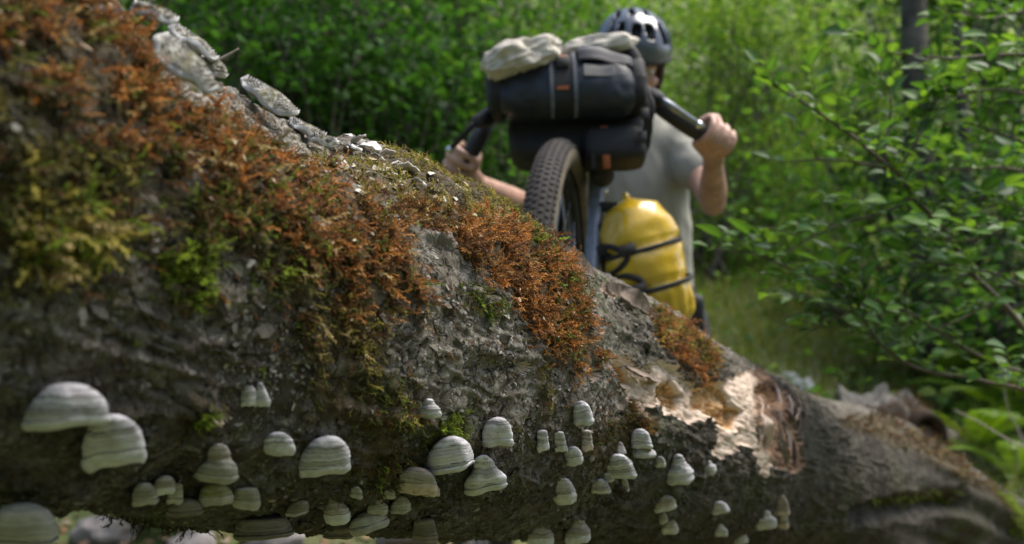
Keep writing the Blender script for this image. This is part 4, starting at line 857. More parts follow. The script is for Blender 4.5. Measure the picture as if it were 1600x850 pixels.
# ------------------------------------------------------------------ bags strapped to it
BAGM = simple('dark_coated_fabric', (.013, .018, .027), .48, var=.35, vscale=30, bscale=700, bstr=.25, bdist=.0006, spec=.45)
BAGD = simple('black_fabric', (.010, .010, .010), .7, var=.3, vscale=30, bscale=600, bstr=.3)
WEB = simple('grey_webbing', (.10, .11, .125), .7, var=.3, vscale=90, bscale=900, bstr=.5)
PATCH = simple('worn_reflective_patch', (.17, .16, .145), .5, var=.35, vscale=60)
ORAN = simple('orange_strap', (.30, .075, .015), .65, var=.2, vscale=60, bscale=700, bstr=.4)
bx = nrm(P(1005, 136, 2.06) - P(775, 146, 2.06)); bz = nrm(UP + .25 * FW - bx * (bx @ UP)); by = np.cross(bz, bx); AXB = np.array([bx, by, bz]); BC = P(884, 143, 2.10)
bag = empty('handlebar_bag', BC - bz * .075, 'dark grey roll bag with grey patch strapped across the handlebar', 'bag')
G = superell(BC, (.147, .070, .064), AXB, .38, .75, 84, 72, .026, 8, 3); MB().grid(G).build('bag_body', BAGM, bag)
def on_bag(x, a, off=0.):      # point on the bag: x along it, angle a (0 = towards the camera, + up)
    f = min(abs(x) / .147, .995); k = (1 - f ** (2 / .38)) ** .19; sg = lambda v: math.copysign(abs(v) ** .75, v)
    return BC + bx * x + (-by * sg(math.cos(a)) * (.070 + off) + bz * sg(math.sin(a)) * (.064 + off)) * k
AV = np.linspace(R_(-75), R_(100), 16)
for nm_, x0, x1, off, mt in (('front_panel', -.028, .012, .0065, BAGD), ('webbing', -.036, -.028, .010, WEB), ('webbing', .012, .020, .010, WEB)):
    o_ = [[on_bag(x, a, off) for x in np.linspace(x0, x1, 4)] for a in AV]; i_ = [[on_bag(x, a, off - .003) for x in np.linspace(x0, x1, 4)] for a in AV]; o_, i_ = np.array(o_), np.array(i_)
    mb = MB().grid(o_).grid(i_[:, ::-1]).grid(np.stack([o_[:, 0], i_[:, 0]])).grid(np.stack([i_[:, -1], o_[:, -1]])).grid(np.stack([o_[0], i_[0]])).grid(np.stack([i_[-1], o_[-1]])); pn = mb.build(nm_, mt, bag)
    if nm_ == 'front_panel':
        for a in (.62, -.30): MB().grid(np.array([[on_bag(x, b, .0085) for x in (-.022, .002)] for b in (a, a + .10)])).build('stitching', ORAN, pn)
        MB().box(on_bag(-.008, .30, .010), (.013, .004, .011), AXB).build('buckle', BLACK, pn)
def strip(x0, x1, a0, a1, off=.0115): return MB().grid(np.array([[on_bag(x, a, off + .004 * math.sin(x * 60)) for x in np.linspace(x0, x1, 10)] for a in np.linspace(a0, a1, 4)]))
strip(.034, .094, -.02, .17).build('grey_patch', PATCH, bag)
fl = np.array([[on_bag(x, a, .010 + .006 * math.sin(x * 40) + .006 * (a > .6)) for x in np.linspace(.025, .150, 20)] for a in np.linspace(.40, 1.5, 12)]); fl += (fbm(fl, 22, 3, 8) * .006)[..., None] * bz; MB().grid(fl).grid(fl[:, ::-1] - bz * .004).build('flap', BAGM, bag)
q = catmull([on_bag(.060, 1.4, .012), on_bag(.095, 1.35, .022), on_bag(.135, 1.3, .026), on_bag(.150, 1.0, .02)], 6); MB().tube(q, np.linspace(.012, .017, len(q)), 12, .6).build('rolled_end', BAGD, bag)
for x in (-.150, .150):
    MB().grid(superell(BC + bx * x * .97, (.022, .060, .055), AXB, .6, .7, 32, 16, .006, 25, 5)).build('end_cap', BAGD, bag)
q = catmull([on_bag(.149, .5, .0), P(1012, 165, 2.05), P(1010, 200, 2.06), P(1003, 240, 2.08)], 7)
for k in range(3): MB().tube(q + RT * (.006 * k - .004) + (fbm(q, 30, 2, k) * .006)[:, None] * RT, .005, 6, .3).build('loose_strap', BLACK, bag)
for px in (1008, 1004): MB().box(P(px, 178 + (1008 - px) * 9, 2.045), (.008, .004, .012), AXB).build('buckle', BLACK, bag)
low = empty('pouch', P(895, 250, 2.16), 'black pouch with an orange strap hanging under the roll bag', 'bag')
MB().grid(superell(P(900, 218, 2.17), (.145, .065, .066), AXB, .45, .6, 48, 30, .008, 12, 9)).build('pouch_body', BAGD, low)
MB().grid(superell(P(958, 232, 2.10), (.068, .05, .042), AXB, .4, .6, 32, 24, .004, 18, 12)).build('side_pocket', BAGD, low)
MB().box(P(946, 230, 2.058), (.0075, .003, .046), AXB).build('orange_strap', ORAN, low)
MB().box(P(925, 232, 2.058), (.004, .003, .044), AXB).build('webbing', BAGD, low)
CLOTH = simple('unbleached_cotton', (.56, .51, .43), .9, var=.25, vscale=25, bscale=900, bstr=.4, bdist=.0008)
def bundle(c, r, ax, seed, label, wr=.018):
    G = superell(c, r, ax, .7, .8, 80, 56, 0); n = nrm(G - c); f = ridged(np.stack([(G - c) @ ax[0] * 9, (G - c) @ ax[1] * 30 + (G - c) @ ax[0] * 8, (G - c) @ ax[2] * 30], -1) + seed, 1, 3, seed)
    G = G + n * (2.1 * wr * (f ** 1.5 - .54) + .014 * fbm(G, 26, 3, seed))[..., None]; return tag(MB().grid(G).build('cloth_bundle', CLOTH, None, c), label, 'cloth')
a1 = nrm(bx * .93 + bz * .30); a2 = nrm(by - a1 * (by @ a1)); bundle(P(815, 93, 2.05), (.072, .05, .032), np.array([a1, a2, np.cross(a1, a2)]), 3, 'crumpled beige cloth tied on the left end of the dark roll bag')
a1 = nrm(bx * .99 + bz * .12); a2 = nrm(by - a1 * (by @ a1)); bundle(P(932, 76, 2.10), (.080, .040, .020), np.array([a1, a2, np.cross(a1, a2)]), 5, 'flat beige cloth tucked under the flap on the right top of the roll bag', .012)
# yellow dry bag on the fork
YELM = simple('glossy_yellow_fabric', (.66, .42, .020), .25, var=.14, vscale=8, bscale=45, bstr=.25, bdist=.005, spec=.6, coat=.8)
ya = nrm(P(984, 325, 2.12) - P(1040, 515, 2.10)); yx = nrm(RT - ya * (RT @ ya)); yy = np.cross(ya, yx)
u = np.linspace(0, 1, 40); pr = np.interp(u, [0, .03, .08, .18, .35, .6, .8, .93, 1], [.002, .022, .044, .070, .083, .086, .082, .062, .012]); a = np.linspace(0, 2 * np.pi, 61); CY0 = P(1046, 540, 2.10); H_ = .325
pl_ = .5 + .5 * np.cos(a * 17); gath = sstep(.50, .75, 1 - u)[:, None]; strapdip = (np.exp(-((u - .40) / .022) ** 2) + np.exp(-((u - .66) / .022) ** 2))[:, None] * .009
rr = pr[:, None] * (1 - .085 * gath * pl_[None]) - strapdip + .003 * np.sin(a * 3)[None] * u[:, None]; Yg = CY0 + ya * (u * H_)[:, None, None] + rr[..., None] * (np.cos(a)[:, None] * yx + np.sin(a)[:, None] * yy * .9)
Yg += ((fbm(Yg, 14, 3, 4) * .010 + .012 * (ridged(Yg, 9, 2, 9) - .7)))[..., None] * (np.cos(a)[:, None] * yx + np.sin(a)[:, None] * yy)
yb = empty('dry_bag', CY0, 'bright yellow dry bag with two black straps mounted beside the fork', 'bag'); MB().grid(Yg).build('bag_body', YELM, yb)
MB().tube([CY0 + ya * (H_ - .004), CY0 + ya * (H_ + .008), CY0 + ya * (H_ + .013)], [.010, .008, .004], 12).build('air_valve', YELM, yb)
for v in (.40, .66):
    k = int(v * 39); ring = np.stack([CY0 + ya * (v * H_ + .010 * math.sin(t_)) + (pr[k] - .001 + .004) * (math.cos(t_) * yx + math.sin(t_) * yy * .9) for t_ in a]); MB().tube(ring, .0052, 8, .4, False, side=ya).build('strap', BLACK, yb)
    MB().box(CY0 + ya * (v * H_) - yx * .04 - yy * .074 * np.sign(yy @ FW), (.018, .007, .011), np.array([yx, yy, ya])).build('buckle', BLACK, yb)
cage = []
sgn = -np.sign(yy @ FW)
def yp(v, ang, off=.006): k = int(np.clip(v, 0, 1) * 39); return CY0 + ya * (v * H_) + (pr[k] + off) * (math.cos(ang) * yx + sgn * math.sin(ang) * yy * .9)
for q in ([yp(.74, 2.9), yp(.70, 2.35), yp(.62, 2.05), yp(.56, 2.35), yp(.54, 2.9)], [yp(.54, 2.9), yp(.50, 2.2), yp(.44, 1.9), yp(.36, 2.1), yp(.33, 2.8)], [yp(.30, 2.9), yp(.27, 2.2), yp(.20, 1.85), yp(.12, 2.0), yp(.08, 2.8)]):
    MB().tube(catmull(q, 6), .0065, 8, .6).build('cargo_cage', BLACK, bike)
MB().tube([yp(.85, 3.1, .004), yp(.45, 3.1, .004), yp(.05, 3.1, .004)], .009, 8).build('cage_spine', BLACK, bike)

# ================================================================== THE CYCLIST
SKIN = simple('skin', (.47, .275, .20), .5, var=.32, vscale=26, bscale=400, bstr=.15, bdist=.0005)
SHIRT = simple('sage_grey_shirt', (.31, .30, .255), .9, var=.12, vscale=14, bscale=800, bstr=.3, bdist=.0006)
SHORT_ = simple('black_shorts', (.018, .019, .021), .8, bscale=700)
HAIR = simple('dark_brown_hair', (.035, .020, .012), .55, var=.5, vscale=120, bscale=250, bstr=.6)
FOOT = np.array([P(1000, 425, 3.05)[0], 2.98, 0.])
person = empty('person', FOOT, 'cyclist in sage grey T-shirt and grey helmet lifting the loaded bicycle with both hands', 'person')
sR, eR, wR = P(1073, 226, 2.90), P(1114, 318, 2.66), P(1114, 252, 2.34); sL, eL, wL = P(897, 226, 2.88), P(832, 330, 2.62), P(745, 287, 2.36)
nk, ch, ab, pv = P(986, 190, 2.90), P(990, 290, 2.93), P(1000, 400, 2.97), P(1004, 492, 3.0)
hd = P(988, 104, 2.83); fdir = nrm(-FW * .90 - UP * .40 + RT * .10); hup = nrm(UP - fdir * (UP @ fdir)); hx = np.cross(hup, fdir); hx *= np.sign(hx @ RT); HX = np.array([hx, fdir, hup])
def hp(x, y, z): return hd + hx * x + fdir * y + hup * z
bm_ = MB()
bm_.limb([pv, ab, ch, ch * .4 + nk * .6, nk], (.135, .120, .145, .120, .055), 20, .66, RT)
bm_.limb([nk - UP * .02, hd - UP * .05], (.056, .055), 16)
bm_.ell(hp(0, -.012, .03), (.074, .094, .090), HX, 28, 18); bm_.ell(hp(0, .018, -.045), (.060, .070, .068), HX, 24, 16); bm_.ell(hp(0, .050, -.088), (.030, .026, .022), HX)
bm_.limb([hp(0, .083, .010), hp(0, .104, -.028), hp(0, .096, -.036)], (.009, .014, .012), 10); bm_.ell(hp(.010, .092, -.036), .010, None, 10, 8); bm_.ell(hp(-.010, .092, -.036), .010, None, 10, 8)
bm_.limb([hp(-.04, .074, .020), hp(0, .088, .022), hp(.04, .074, .020)], (.012, .010, .012), 10)
for sg in (1, -1):
    bm_.ell(hp(sg * .042, .058, -.028), (.022, .020, .018), HX); bm_.ell(hp(sg * .077, -.012, -.012), (.010, .022, .032), HX)
bm_.limb([hp(-.018, .082, -.062), hp(0, .090, -.061), hp(.018, .082, -.062)], (.008, .010, .008), 10)
for s_, e_, w__ in ((sR, eR, wR), (sL, eL, wL)):
    bm_.limb([nk * .5 + s_ * .5 - UP * .03, s_, s_ * .5 + e_ * .5, e_], (.052, .050, .041, .034), 16); bm_.limb([e_, e_ * .65 + w__ * .35, w__ * .85 + e_ * .15, w__], (.034, .037, .026, .024), 16)
def hand(c, B, w__, out):
    B = nrm(B); Qv = nrm((c - w__) - B * ((c - w__) @ B)); O = np.cross(B, Qv); O *= np.sign(O @ out); r = np.random.default_rng(int(abs(c[0]) * 1e4))
    for i in range(4):
        b = c + B * ((i - 1.5) * .0225); k = (1.0, 1.06, 1.0, .86)[i]; j = r.uniform(-.002, .002)
        mcp, pip, dip, tip = b + O * .034 * k - Qv * .012, b + O * (.030 + j) * k + Qv * .026 * k, b - O * .002 + Qv * (.034 + j) * k, b - O * .024 * k + Qv * .020
        bm_.limb([c * .3 + w__ * .7 + B * ((i - 1.5) * .012) + O * .008, mcp], (.015, .0125), 10); bm_.limb([mcp, pip, dip, tip], np.array((.0108, .0094, .0085, .0074)) * (1 if i < 3 else .9), 10, sub=4)
    bm_.limb([w__, c * .5 + w__ * .5 + O * .010, c - Qv * .022 + O * .018], (.025, .029, .024), 14, .7, B)
    t0 = c * .55 + w__ * .45 - B * .022; bm_.limb([t0, c - B * .040 - Qv * .012 - O * .012, c - B * .030 - O * .030 + Qv * .008, c - B * .014 - O * .034 + Qv * .018], (.015, .0125, .0105, .0085), 10)
hand(P(1116, 212, 2.235), P(1106, 214, 2.23) - P(1070, 192, 2.2), wR, -FW + RT * .6); hand(P(722, 259, 2.225), P(722, 263, 2.22) - P(742, 226, 2.2), wL, -RT - FW * .3)
for sg in (1, -1):
    hip = pv + RT * sg * .095 - UP * .03; kn = np.array([hip[0] + sg * .06, hip[1] - .04, .47]); an = np.array([hip[0] + sg * .09, hip[1] + .05, .09])
    bm_.limb([hip, hip * .5 + kn * .5, kn, kn * .6 + an * .4, an], (.088, .076, .055, .052, .036), 16)
    bm_.limb([an - [0, 0, .035], an + [0, -.10, -.055], an + [0, -.17, -.06]], (.04, .038, .03), 12)
body = remesh(bm_.build('body', SKIN, person), .0049, 2)
sm = MB(); sm.limb([pv - UP * .0, ab, ch, ch * .4 + nk * .6], (.168, .150, .168, .128), 28, .70, RT); sm.limb([ch * .2 + nk * .8 - UP * .028, nk - UP * .012], (.10, .072), 20, .8, RT)
for s_, e_ in ((sR, eR), (sL, eL)): sm.limb([nk * .6 + s_ * .4 - UP * .045, s_ - UP * .004, s_ * .58 + e_ * .42], (.070, .074, .068), 18)
o = remesh(sm.build('shirt', SHIRT, person), .008, 3); me = o.data; co = np.zeros(len(me.vertices) * 3, np.float32); me.vertices.foreach_get('co', co); co = co.reshape(-1, 3); no = np.zeros_like(co.ravel()); me.vertices.foreach_get('normal', no); no = no.reshape(-1, 3)
q = co.astype(float); fo = .55 * fbm(q * [1, 1, .45], 11, 3, 5) + (ridged(q * [1.0, 1.0, .5] + q[:, [2, 2, 2]] * [.6, 0, 0], 7, 2, 6) - .72); co = co + no * (fo * .016)[:, None]; me.vertices.foreach_set('co', co.astype(np.float32).ravel()); me.update()
hm = MB().limb([pv + UP * .04, pv - UP * .05], (.165, .165), 24, .72, RT)
for sg in (1, -1):
    hip = pv + RT * sg * .095 - UP * .03; kn = np.array([hip[0] + sg * .06, hip[1] - .04, .47]); hm.limb([hip, hip * .35 + kn * .65], (.105, .090), 18)
remesh(hm.build('shorts', SHORT_, person), .009, 3)
MB().grid(superell(P(1086, 492, 2.93), (.022, .045, .062), np.array([RT, FW, UP]), .4, .5, 24, 16)).build('hip_pouch', BAGD, person)
for sg in (1, -1):
    hip = pv + RT * sg * .095 - UP * .03; an = np.array([hip[0] + sg * .09, hip[1] + .05, .09]); sh_ = MB().limb([an + [0, .03, -.045], an + [0, -.08, -.045], an + [0, -.18, -.052]], (.046, .047, .038), 16).build('shoe', BLACK, person)
EYEW, IRIS = simple('eye_white', (.75, .72, .68), .25, bstr=0), simple('eye_iris', (.05, .03, .02), .2, bstr=0)
for sg in (1, -1):
    ey = MB().ell(hp(sg * .032, .074, .002), .0125, None, 14, 10).build('eye', EYEW, person); MB().ell(hp(sg * .032, .0815, .000), .0060, None, 10, 8).build('iris', IRIS, ey)
    MB().limb([hp(sg * .016, .090, .026), hp(sg * .034, .088, .031), hp(sg * .052, .076, .024)], (.003, .0042, .0025), 8).build('eyebrow', HAIR, person)
MB().limb([hp(-.020, .0905, -.064), hp(0, .0985, -.064), hp(.020, .0905, -.064)], (.003, .005, .003), 10).build('lips', simple('lips', (.38, .16, .13), .5), person)
hr = MB()
hr.ell(hp(0, -.030, .035), (.083, .090, .088), HX, 28, 18)
for sg in (1, -1):
    for k in range(7): hr.limb([hp(sg * .072, .012 - .013 * k, .04), hp(sg * (.082), .012 - .013 * k, -.02), hp(sg * (.078 - .002 * k), .004 - .014 * k, -.075 - .008 * (k % 3))], (.012, .012, .005), 8)
for k in range(6): hr.limb([hp(-.05 + .02 * k, -.10, .0), hp(-.05 + .02 * k, -.11, -.06), hp(-.04 + .016 * k, -.10, -.13)], (.018, .018, .006), 8)
hr.build('hair', HAIR, person)
# helmet: shell with vents over a dark liner
HELM = simple('grey_helmet_shell', (.062, .073, .09), .22, var=.15, vscale=12, bstr=.05, coat=.6)
az, el = np.linspace(-math.pi, math.pi, 145), np.linspace(R_(-6), R_(90), 60); EL, AZ = np.meshgrid(el, az, indexing='ij'); hc = hp(0, -.018, .050)
def dome(rx, ry, rz): return hc + (np.cos(EL) * np.sin(AZ) * rx)[..., None] * hx + (np.cos(EL) * np.cos(AZ) * ry)[..., None] * fdir + (np.sin(EL) * rz)[..., None] * hup
Dm = dome(.097, .128, .098); xs, ys, zs = np.cos(EL) * np.sin(AZ), np.cos(EL) * np.cos(AZ), np.sin(EL); vent = np.zeros(EL.shape, bool)
def ventp(cx, w0, w1, a0, a1):      # slot running from front to back at cross position cx, widening
    f = np.clip((AY - a0) / (a1 - a0), 0, 1); return (np.abs(xs - cx * (1 - .25 * f)) < w0 + (w1 - w0) * f) & (AY > a0) & (AY < a1)
AY = np.arctan2(zs, ys)               # angle from the brow over the top
for cx, w0, w1, a0, a1 in ((.20, .115, .10, .42, .86), (-.20, .115, .10, .42, .86), (.19, .08, .07, 1.15, 1.7), (-.19, .08, .07, 1.15, 1.7), (.62, .10, .07, .35, 1.0), (-.62, .10, .07, .35, 1.0), (.55, .07, .06, 1.25, 1.8), (-.55, .07, .06, 1.25, 1.8), (.2, .07, .06, 1.95, 2.6), (-.2, .07, .06, 1.95, 2.6), (.84, .05, .04, .3, 1.3), (-.84, .05, .04, .3, 1.3)): vent |= ventp(cx, w0, w1, a0, a1)
i = np.arange(EL.size).reshape(EL.shape); qf = np.stack([i[:-1, :-1].ravel(), i[:-1, 1:].ravel(), i[1:, 1:].ravel(), i[1:, :-1].ravel()], 1); keep = vent.ravel()[qf].mean(1) < .5
helm = link('helmet', mesh_np('helmet', Dm.reshape(-1, 3) - np.array(FOOT), qf[keep], HELM), person); so = helm.modifiers.new('t', 'SOLIDIFY'); so.thickness = .012; so.offset = 1; 
MB().grid(dome(.089, .118, .088)).build('liner', BAGD, helm)
br = MB().tube([hc + hx * .103 * math.sin(t_) + fdir * .134 * math.cos(t_) - hup * .016 for t_ in np.linspace(0, 2 * math.pi, 49)], .009, 10, caps=False); br.build('rim_band', BLACK, helm)
for sg in (1, -1): MB().tube(catmull([hp(sg * .088, .02, .02), hp(sg * .082, .005, -.05), hp(sg * .045, .025, -.112), hp(0, .035, -.122)], 6), .006, 6, .3).build('chin_strap', BLACK, helm)
pts = np.concatenate([Yg.reshape(-1, 3)[::7], WC + (np.cos(np.linspace(0, 6.28, 120))[:, None] * U_ + np.sin(np.linspace(0, 6.28, 120))[:, None] * F_) * .362]); dl = [np.linalg.norm(p_ - LOG_BVH.find_nearest(Vector(p_))[0]) * (1 if (p_ - np.array(LOG_BVH.find_nearest(Vector(p_))[0])) @ np.array(LOG_BVH.find_nearest(Vector(p_))[1]) > 0 else -1) for p_ in pts]; print('CLEAR bag', min(dl[:-120]), 'wheel', min(dl[-120:]), 'WC', WC)
# ================================================================== GROUND, HILLSIDE, WOODLAND
def hgt(x, y):
    x, y = np.asarray(x, float), np.asarray(y, float); p = np.stack([x, y, 0 * x], -1)
    hill = np.maximum(0, y - 8.5); hill = .16 * hill * sstep(0, 5, hill) + .235 * np.maximum(0, y - 3.6) * sstep(3.2, 5.2, y)
    left = .30 * np.maximum(0, -x - 1.5 + .25 * (y - 4)) * sstep(2, 6, y) * sstep(9, 5, y) * .4
    back = .10 * np.maximum(0, -y - 3)
    return hill + left + back + .07 * fbm(p, .55, 3, 1) + .02 * fbm(p, 2.3, 3, 2) - .05
def gp(x, y): return np.array([x, y, float(hgt(x, y))])
def axis_s(a, b, n, c, k): u = np.linspace(-1, 1, n); v = np.sign(u) * np.abs(u) ** k; return np.where(v < 0, c + v * (c - a), c + v * (b - c))
gx_, gy_ = axis_s(-60, 60, 190, .5, 2.2), axis_s(-40, 90, 210, 5., 2.2); GX, GY = np.meshgrid(gx_, gy_, indexing='ij')
m, t, b = newmat('forest_floor'); co = objco(t); c = ramp(t, noise(t, co, 3.2, 8, .7), [(.32, (.045, .032, .018)), (.5, (.085, .066, .036)), (.66, (.14, .115, .07))])
c = mix(t, ramp(t, noise(t, co, .8, 6, .65), [(.34, (0, 0, 0)), (.5, (.9, .9, .9))]), c, ramp(t, noise(t, co, 9, 6, .7), [(.3, (.06, .085, .018)), (.7, (.13, .165, .04))]))
t.links.new(c, b.inputs['Base Color']); b.inputs['Roughness'].default_value = .9; bump(t, b, noise(t, co, 14, 8, .7), .8, .03)
tag(MB().grid(np.stack([GX, GY, hgt(GX, GY)], -1)).build('ground', m), kind='structure')

LEAFB, LEAFN, GRASSM = leafmat('woodland_leaf', .5, .65, tcol=(1.45, 1.6, .65), spec=.2), leafmat('shrub_leaf', .36, .5, spec=.35), leafmat('grass_blade', .3, .5)
LITTER = leafmat('dry_leaf', .12, .7, tcol=(1.2, 1., .7), spec=.2)
def leaves(pos, dirs, nor, L, W, col, fold=.18):
    """folded six-point leaves"""
    n = len(pos); X = nrm(dirs); Z = nrm(nor - X * (nor * X).sum(1, keepdims=True)); Y = np.cross(Z, X); L = np.broadcast_to(np.asarray(L, float), n)[:, None, None]; W = np.broadcast_to(np.asarray(W, float), n)[:, None, None]
    px_ = np.array([0, .30, .30, .68, .68, 1.]); py_ = np.array([0, .5, -.5, .42, -.42, 0]); pz_ = np.array([0, fold, fold, fold * .7, fold * .7, -.10])
    V = pos[:, None] + X[:, None] * px_[None, :, None] * L + Y[:, None] * py_[None, :, None] * W + Z[:, None] * pz_[None, :, None] * W
    F3 = (np.array([(0, 2, 1), (5, 3, 4)])[None] + (np.arange(n) * 6)[:, None, None]).reshape(-1, 3); F4 = (np.array([(1, 2, 4, 3)])[None] + (np.arange(n) * 6)[:, None, None]).reshape(-1, 4)
    return V.reshape(-1, 3), [F3, F4], np.repeat(col, 6, 0)
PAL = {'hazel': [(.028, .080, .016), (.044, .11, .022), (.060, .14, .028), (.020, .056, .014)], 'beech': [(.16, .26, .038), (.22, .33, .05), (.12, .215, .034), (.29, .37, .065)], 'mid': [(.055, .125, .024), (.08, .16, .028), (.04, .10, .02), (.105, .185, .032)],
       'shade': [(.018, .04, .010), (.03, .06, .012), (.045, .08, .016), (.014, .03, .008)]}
BARKW = simple('woodland_bark', (.12, .10, .08), .9, var=.5, vscale=14, bscale=50, bstr=.8, bdist=.01)
BARKG = simple('mossy_woodland_bark', (.095, .085, .066), .9, var=.75, vscale=7, bscale=40, bstr=.8, bdist=.01)
def leafcloud(cl, n, seed, size, pal, spread=(.34, .34, .13)):
    r = np.random.default_rng(seed); cl = np.asarray(cl); k = r.integers(0, len(cl), n); o = r.normal(size=(n, 3)) * spread; pos = cl[k] + o
    d = nrm(o * [1, 1, .3] + r.normal(size=(n, 3)) * .25 + [0, 0, -.12]); nor = nrm(np.array([0, 0, 1.]) + r.normal(size=(n, 3)) * .42); pc = np.array(PAL[pal]); shade = r.uniform(.75, 1.2, len(cl))[k]
    c = pc[r.integers(0, len(pc), n)] * (shade * r.lognormal(0, .2, n))[:, None]; L = size * r.uniform(.6, 1.25, n); return leaves(pos, d, nor, L, L * .62, c)
def tree(x, y, h, rad, crown, n, size, pal, label, seed, name='tree', cat='tree', lean=0., group=None, limbs=7, low=.35, bark=None, spread=(.34, .34, .13)):
    """tapered trunk, limbs and a crown of leaf sprays; crown=(radius, height)"""
    r = np.random.default_rng(seed); b0 = gp(x, y); o = empty(name, b0, label, cat, group); top = b0 + [lean * h, r.normal() * .1, h]
    q = catmull([b0 - [0, 0, .15], b0 + [lean * h * .25 + r.normal() * .06, 0, h * .3], b0 + [lean * h * .6 + r.normal() * .1, 0, h * .65], top], 7); m = len(q)
    MB().tube(q, np.linspace(1, .12, m) ** .8 * rad * np.where(np.arange(m) == 0, 1.35, 1), 12).build('trunk', bark or BARKW, o); cl = []
    for k in range(limbs):
        u = low + (1 - low) * (k + r.random()) / limbs; p0 = q[min(int(u * (m - 1)), m - 1)]; a = r.uniform(0, 6.28); R = crown[0] * (1.15 - .65 * u) * r.uniform(.7, 1.15); e = p0 + np.array([math.cos(a) * R, math.sin(a) * R, crown[1] * r.uniform(.0, .35)])
        lb = catmull([p0, p0 * .6 + e * .4 + [0, 0, .12 * R], e], 5); MB().tube(lb, np.linspace(rad * .38 * (1.1 - u * .6), rad * .06, len(lb)), 7).build('limb', bark or BARKW, o)
        for j in range(4): v = .35 + .65 * (j + r.random()) / 4; cl.append(p0 * (1 - v) + e * v + r.normal(size=3) * [.35, .35, .16] * R * .5)
    cl += [top + r.normal(size=3) * [.3, .3, .2] for _ in range(3)]
    V, F, C = leafcloud(cl, n, seed, size, pal, spread); cr = link('crown', mesh_np('crown', V - b0, F, LEAFB, True, None, C), o); return tag(cr, kind='stuff') and o
def bush(px, py, dep, rx, rz, n, size, pal, label, seed, group=None, stems=6, name='bush', full=False):
    r = np.random.default_rng(seed); c = P(px, py, dep); b0 = gp(c[0], c[1]); o = empty(name, b0, label, 'bush', group); cl = []
    for k in range(stems * 4):
        while True:
            v = r.uniform(-1, 1, 3)
            if .25 < v @ v < 1: break
        p_ = c + v * [rx, rx * .8, rz]
        if full: p_[2] = b0[2] + .15 + (c[2] + rz - b0[2]) * r.random() ** .8
        cl.append(p_)
    for k in range(stems):
        e = cl[k * 4]; q = catmull([b0 + r.normal(size=3) * [.12, .12, 0], b0 * .5 + e * .5 + [0, 0, .2 * rz], e], 6); MB().tube(q, np.linspace(.022, .005, len(q)), 6).build('stem', BARKW, o)
        for j in (1, 2, 3): q2 = catmull([q[7], q[10] * .5 + cl[k * 4 + j] * .5 + [0, 0, .08], cl[k * 4 + j]], 4); MB().tube(q2, np.linspace(.010, .003, len(q2)), 5).build('branch', BARKW, o)
    V, F, C = leafcloud(cl, n, seed + 50, size, pal); tag(link('foliage', mesh_np('foliage', V - b0, F, LEAFB, True, None, C), o), kind='stuff'); return o
# dark hazel thicket on the left, behind the log
LH = ['hazel bush touching the top edge above the white shelf fungi', 'hazel bush just above the long banded shelf fungus in the left thicket', 'hazel bush at the top edge in the middle of the left thicket', 'hazel bush right above the yellow velvety ridge of the log', 'bush at the top edge between the left thicket and the roll bag', 'shaded low bush behind the crest with the pale wood chips', 'dark tall bush at the back of the thicket over the bare twig', 'hazel bush between the log ridge and the left hand of the cyclist', 'mid green bush at the top edge left of the beige cloth', 'darkest bush deep in the centre of the left thicket', 'tall hazel bush cut by the top edge over the log ridge', 'low hazel bush below the left forearm of the cyclist']
LB = ['bright beech at the top edge above the left beige cloth', 'bright beech directly behind the roll bag', 'bright beech directly behind the helmet', 'bright beech at the top edge right of the helmet', "bright beech right of the cyclist's cheek", 'mid green beech between the raised hand and the shrub tip', 'yellow green beech low on the slope below the raised hand', 'pale beech at the top edge above the tip of the leafy shrub', 'beech at the top edge far up above the helmet', 'beech far up the slope above the beige cloths', 'pale beech glimpsed through the middle of the leafy shrub', 'bright beech left of the thickest grey trunk', 'distant low beech behind the elbow on the right', 'distant low beech above the grassy clearing']
LR = ['mid green bush behind the middle of the leafy shrub', 'hazel bush at the upper right beside the thickest grey trunk', 'hazel bush at the right edge halfway up', 'mid green bush behind the lower sprays of the leafy shrub', 'low hazel bush at the right edge above the ferns', 'mid green bush left of the lower shrub sprays at the clearing', 'shaded bush in the top right corner', 'mid green bush at the top edge behind the thickest trunk', 'low bush at the right edge beside the ferns']
GH = 'hazel bushes in the dark thicket on the left'
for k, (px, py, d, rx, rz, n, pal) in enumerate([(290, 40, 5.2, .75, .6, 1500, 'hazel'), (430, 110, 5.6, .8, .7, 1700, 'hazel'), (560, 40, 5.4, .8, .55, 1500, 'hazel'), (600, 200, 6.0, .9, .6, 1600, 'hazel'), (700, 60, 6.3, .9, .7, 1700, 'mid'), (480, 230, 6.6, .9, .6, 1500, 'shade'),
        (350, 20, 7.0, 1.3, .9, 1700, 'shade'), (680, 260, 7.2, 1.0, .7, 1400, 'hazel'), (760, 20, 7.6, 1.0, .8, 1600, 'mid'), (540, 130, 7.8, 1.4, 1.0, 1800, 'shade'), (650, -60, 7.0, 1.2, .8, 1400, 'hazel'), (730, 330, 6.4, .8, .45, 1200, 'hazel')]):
    bush(px, py, d, rx, rz, int(n * 1.7), .062, pal, LH[k], 100 + k, GH)
